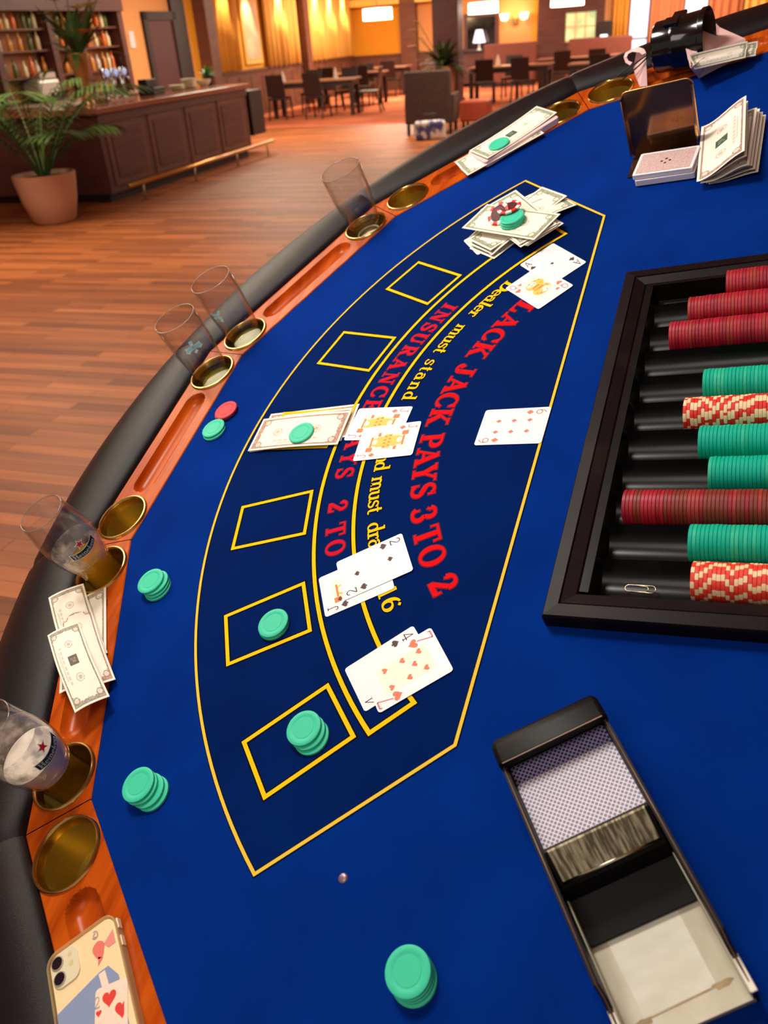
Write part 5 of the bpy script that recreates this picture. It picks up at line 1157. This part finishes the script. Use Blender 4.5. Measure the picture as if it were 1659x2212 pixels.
t1a, t1b = on(640, 168), on(772, 158)
dining_table(-8.0, 20.6, 2.1, .85, 'long brown dining table nearest along the left wall', math.radians(6)); 
dining_table(-8.1, 23.6, 1.9, .8, 'second brown dining table along the left wall', math.radians(4))
dining_table(-8.2, 26.6, 1.8, .8, 'third brown dining table along the left wall, before the ochre wall')
dining_table(-3.6, 22.4, 2.0, .9, 'brown dining table in the middle of the hall right of the broad column')
dining_table(-2.2, 25.2, 2.2, .9, 'farther dining table in the middle of the hall before the booth')
dining_table(-1.2, 21.4, 1.8, .9, 'dining table at the right edge of the hall behind the armrest')
bpy.context.view_layer.update()
for i, (x, y, a, lb) in enumerate([(-8.7, 20.0, .1, 'dark chair at the left near side of the nearest wall table'), (-7.7, 19.9, -.05, 'dark chair in the middle near side of the nearest wall table'), (-6.75, 20.9, 1.7, 'dark chair at the right end of the nearest wall table'), (-8.4, 21.35, 3.2, 'dark chair behind the nearest wall table, left'), (-7.5, 21.4, 3.1, 'dark chair behind the nearest wall table, right'),
                                  (-8.5, 23.0, 0, 'dark chair at the near side of the second wall table, left'), (-7.6, 23.0, .1, 'dark chair at the near side of the second wall table, right'), (-8.0, 24.35, 3.1, 'dark chair behind the second wall table'), (-7.7, 26.0, 0, 'dark chair at the near side of the third wall table'),
                                  (-4.1, 21.75, .1, 'dark chair before the middle table, left'), (-3.2, 21.7, -.1, 'dark chair before the middle table, right'), (-3.7, 23.2, 3.1, 'dark chair behind the middle table'), (-2.6, 24.5, .1, 'dark chair before the far middle table, left'), (-1.7, 24.5, 0, 'dark chair before the far middle table, right'), (-1.4, 20.7, .1, 'dark chair at the rightmost table')]):
    dining_chair(x, y, a, lb)
linen = mat('folded_napkin', srgb(214, 196, 186), .8)
for x, y, lb in ((-8.75, 20.45, 'tall pink napkin cone on the left of the nearest wall table'), (-7.5, 20.7, 'pale napkin cone in the middle of the nearest wall table'), (-3.9, 22.35, 'pale napkin cone on the middle table')):
    tag(MB().lathe([(0, 0), (.06, 0), (.045, .12), (.008, .24), (0, .24)], 12).build('napkin', linen, M=RL(x, y, .78), smooth='auto', weld=True), lb, 'napkin')
# armchair, stool and bag close to the armrest
AM = RL(-3.95, 15.6, 0, math.radians(4)); e = empty('armchair', AM, 'dark rattan armchair with its back to the viewer beside the padded armrest', 'armchair'); rat_m = mat('dark_rattan', srgb(50, 34, 28), .6, noise=((60, 8, 60), srgb(70, 48, 38), 2, .4, .6))
MB().box(-.42, -.06, .18, .40, .06, 1.02).build('backrest', rat_m, e, M=AM, bevel=.03); MB().box(-.40, .06, .18, .38, .66, .42).build('seat', rat_m, e, M=AM, bevel=.02)
for sx in (-.44, .38): MB().box(sx, .0, .18, sx + .07, .66, .64).build('armrest', rat_m, e, M=AM, bevel=.02)
for sx in (-.40, .36):
    for y in (-.02, .6): MB().box(sx, y - .025, 0, sx + .05, y + .025, .18).build('leg', wood_black, e, M=AM)
SM2 = RL(-3.3, 16.6); e = empty('footstool', SM2, 'red brown leather footstool right of the dark armchair', 'stool'); MB().box(-.26, -.26, .12, .26, .26, .46).build('cushion', mat('rust_leather', srgb(140, 52, 30), .45), e, M=SM2, bevel=.03)
for sx in (-.2, .2):
    for sy in (-.2, .2): MB().box(sx - .02, sy - .02, 0, sx + .02, sy + .02, .12).build('leg', wood_black, e, M=SM2)
BGM = RL(-3.75, 14.85, 0, .3); e = empty('cloth_bag', BGM, 'blue and white cloth bag on the floor before the dark armchair', 'bag'); MB().box(-.26, -.12, 0, .26, .12, .30).build('bag_body', mat('blue_white_cloth', srgb(70, 74, 130), .8, noise=((7, 7, 7), srgb(206, 196, 190), 2, .45, .55)), e, M=BGM, bevel=.05)
MB().tube([(-.12, 0, .28), (-.10, 0, .40), (.10, 0, .40), (.12, 0, .28)], .012, 6).build('strap', wood_black, e, M=BGM)
# plant before the broad column
pc2 = rat(957, 120, y=19.2); PM2 = RL(pc2.x, 19.2); e = empty('potted_plant', PM2, 'dark leafy plant in a tall pale planter before the broad column', 'plant')
MB().lathe([(0, 0), (.17, 0), (.20, .1), (.24, .8), (.25, .95), (.23, .95), (0, .9)], 28).build('planter', mat('pale_brown_planter', srgb(150, 100, 70), .6), e, smooth='auto', M=PM2, weld=True)
mb = MB()
for k in range(110):
    a = random.uniform(0, 6.28); el = random.uniform(-.1, 1.45); plant_leaf(mb, (0, 0, .95), (math.cos(a) * math.cos(el), math.sin(a) * math.cos(el), math.sin(el)), random.uniform(.35, .85), .05, random.uniform(.15, .5), 5)
mb.build('leaves', leafd, e, M=PM2)
for k in range(4):
    a = random.uniform(2.2, 4); c = Vector((math.cos(a) * .7, .1, 1.35 + .15 * k)); mb = MB(); mb.tube([(0, 0, .95), tuple(c)], .008, 5, 1)
    for j in range(6): plant_leaf(mb, c, (math.cos(j), math.sin(j), .4), .13, .04, .3, 3)
    mb.build('pale_blossom', [blos, leafm], e, M=PM2)
# pendant lamps
shade_m = mat('glowing_lamp_shade', srgb(255, 236, 200), .6, emit=(1, .86, .62, 1), es=6.5)
for i, (x0, x1, y0, y1, Y, lb) in enumerate(((785, 846, 18, 43, 24.0, 'wide glowing pendant lamp before the ochre wall'), (1012, 1076, 5, 29, 22.0, 'wide glowing pendant lamp above the middle table'), (1190, 1262, -8, 13, 21.5, 'wide glowing pendant lamp cut by the top edge, above the glazed door'))):
    a, b = rat(x0, (y0 + y1) / 2, y=Y), rat(x1, (y0 + y1) / 2, y=Y); t_, u_ = rat((x0 + x1) / 2, y0, y=Y), rat((x0 + x1) / 2, y1, y=Y); r = (b.x - a.x) / 2; h = t_.z - u_.z
    M = RL((a.x + b.x) / 2, Y, u_.z); e = empty('pendant_lamp', M, lb, 'lamp', 'pendant lamps of the hall'); MB().lathe([(r, 0), (r * .98, h), (r * .9, h), (.05, h + .01)], 32).build('lamp_shade', shade_m, e, smooth='auto', M=M); MB().tube([(0, 0, h), (0, 0, CH - u_.z)], .012, 6).build('cord', wood_black, e, M=M)
def wallbox(px0, py0, px1, py1, Y=YF):
    a, b, c, d = rat(px0, (py0 + py1) / 2, y=Y), rat(px1, (py0 + py1) / 2, y=Y), rat((px0 + px1) / 2, py1, y=Y), rat((px0 + px1) / 2, py0, y=Y); return a.x, b.x, c.z, d.z
# far wall furniture
x0, x1, z0, z1 = wallbox(1003, 28, 1078, 112); M = RL((x0 + x1) / 2, YF, 0); w = (x1 - x0) / 2
e = empty('wall_mirror', M, 'large dark framed mirror above the sideboard on the far wall', 'mirror'); MB().box(-w, -.08, z0, w, 0, z1).build('frame', woodd, e, M=M); MB().box(-w + .12, -.09, z0 + .1, w - .12, -.08, z1 - .1).build('mirror_glass', mat('dim_mirror', srgb(120, 112, 104), .12, metal=.9, noise=((1, 1, 1.5), srgb(60, 50, 46), 3, .4, .6)), e, M=M)
e = empty('sideboard', M, 'dark sideboard below the large mirror', 'sideboard'); MB().box(-w - .1, -.7, .1, w + .1, -.12, .95).build('body', woodd, e, M=M); MB().box(-w - .15, -.75, .95, w + .15, -.1, 1.0).build('worktop', wood_black, e, M=M)
lm = RL((x0 + x1) / 2, YF - .4, 1.0); e = empty('table_lamp', lm, 'small white blue lamp on the sideboard before the mirror', 'lamp'); MB().lathe([(0, 0), (.08, 0), (.03, .05), (.03, .2), (0, .2)], 16).build('base', pcrm, e, M=lm, smooth='auto', weld=True); MB().lathe([(.20, .2), (.10, .55)], 20).build('lamp_shade', mat('cool_lamp_shade', srgb(214, 220, 250), .6, emit=(.75, .8, 1, 1), es=1.2), e, M=lm, smooth=True)
x0, x1, z0, z1 = wallbox(1075, 5, 1150, 100); struct('trim_4', MB().box(x0, YF - .03, 1.05, x1 + 1.6, YF, 3.1), mat('apricot_panel', srgb(216, 138, 84), .8))
x0, x1, z0, z1 = wallbox(1150, 5, 1186, 95); struct('trim_5', MB().box(x0, YF - .05, 1.05, x1, YF - .03, 3.1), mat('golden_panel', srgb(206, 138, 40), .8))
sp = rat(1111, 42, y=YF - .2); M = RL(sp.x, YF - .12, sp.z); e = empty('wall_sconce', M, 'glowing double wall sconce on the apricot wall', 'lamp'); MB().box(-.08, -.02, -.12, .08, .08, .08).build('wall_plate', brass, e, M=M)
for sx in (-.3, .3): MB().lathe([(0, -.02), (.09, 0), (.14, .16), (.0, .17)], 18, (sx, -.12, 0)).build('lamp_shade', mat('sconce_glow', srgb(255, 220, 160), .6, emit=(1, .72, .40, 1), es=7), e, smooth='auto', M=M); MB().tube([(0, 0, -.02), (sx, -.12, -.04)], .015, 6).build('arm', brass, e, M=M)
pl = bpy.data.lights.new('sconce_light', 'POINT'); pl.energy = 45; pl.color = (1, .68, .36); pl.shadow_soft_size = .15; o = bpy.data.objects.new('sconce_light', pl); C.objects.link(o); o.matrix_world = RL(sp.x, YF - .6, sp.z + .25)
x0, x1, z0, z1 = wallbox(1222, 26, 1286, 112); z0 = .35
dr = struct('door_2', MB().box(x0 - .85, YF - .10, 0, x0, YF - .02, z1 + .55).box(x1, YF - .10, 0, x1 + .25, YF - .02, z1 + .55).box(x0, YF - .10, z1, x1, YF - .02, z1 + .55).box(x0, YF - .1, 0, x1, YF - .02, z0), woodd)
day_g = mat('daylit_garden', srgb(196, 206, 150), .6, emit=srgb(200, 210, 150), es=.85, noise=((1.6, 1, 1.6), srgb(110, 130, 70), 3, .4, .65)); MB().box(x0, YF - .04, z0, x1, YF - .03, z1).build('pane', day_g, dr, M=RM)
mb = MB(); [mb.box(x0 + (x1 - x0) * k / 3 - .02, YF - .08, z0, x0 + (x1 - x0) * k / 3 + .02, YF - .04, z1) for k in (1, 2)]; [mb.box(x0, YF - .08, z0 + (z1 - z0) * k / 4 - .02, x1, YF - .04, z0 + (z1 - z0) * k / 4 + .02) for k in (1, 2, 3)]; mb.build('glazing_bars', ceil_m, dr, M=RM)
x0, x1, z0, z1 = wallbox(1290, 45, 1320, 130, YF - .5); M = RL((x0 + x1) / 2, YF - .5); e = empty('jukebox_cabinet', M, 'tall black cabinet with a small bright screen right of the glazed door', 'cabinet'); w = (x1 - x0) / 2; MB().box(-w, -.25, 0, w, .25, z1).build('body', wood_black, e, M=M, bevel=.02)
MB().box(-w * .5, -.262, z1 - .75, w * .5, -.25, z1 - .35).build('screen', mat('lit_screen', srgb(220, 230, 240), .4, emit=(.85, .9, 1, 1), es=1.3), e, M=M)
# windows with daylight and curtains on the right of the far wall
sky_m = mat('daylight_pane', srgb(190, 205, 240), .4, emit=(.62, .72, 1, 1), es=1.5)
for i, (a, b) in enumerate(((1362, 1400), (1478, 1524))):
    x0, x1, _, _ = wallbox(a, 20, b, 60); w_ = struct('window_%d' % (i + 1), MB().box(x0, YF - .06, .5, x1, YF - .05, 3.1), sky_m); MB().box(x0 - .06, YF - .1, .5, x0, YF - .03, 3.1).box(x1, YF - .1, .5, x1 + .06, YF - .03, 3.1).build('window_frame', woodr, w_, M=RM)
for a, b, m, lb in ((1325, 1358, cur_o, 'ochre curtain left of the narrow daylit window'), (1404, 1474, cur_r, 'rust coloured curtain between the two daylit windows'), (1528, 1600, cur_r, 'rust curtain right of the wide daylit window'), (1604, 1680, cur_g, 'golden curtain at the right end of the far wall')):
    x0, x1, _, _ = wallbox(a, 20, b, 60); curtain('curtain', x0, YF - .12, x1, YF - .12, .1, 3.1, m, lb, 4, .05)
# booth and far seating
for x, y, w, lb in ((-4.6, 28.2, 1.6, 'dark red booth bench below the wall sconce'), (-1.9, 27.8, 1.8, 'dark red booth bench before the glazed door')):
    M = RL(x, y); e = empty('booth_bench', M, lb, 'bench', 'booth benches at the far wall'); bm_ = mat('booth_leather', srgb(110, 56, 44), .5); MB().box(-w / 2, -.3, .1, w / 2, .3, .48).build('seat', bm_, e, M=M, bevel=.03); MB().box(-w / 2, .22, .48, w / 2, .36, 1.15).build('backrest', bm_, e, M=M, bevel=.03); MB().box(-w / 2, -.28, 0, w / 2, .3, .1).build('base', wood_black, e, M=M)
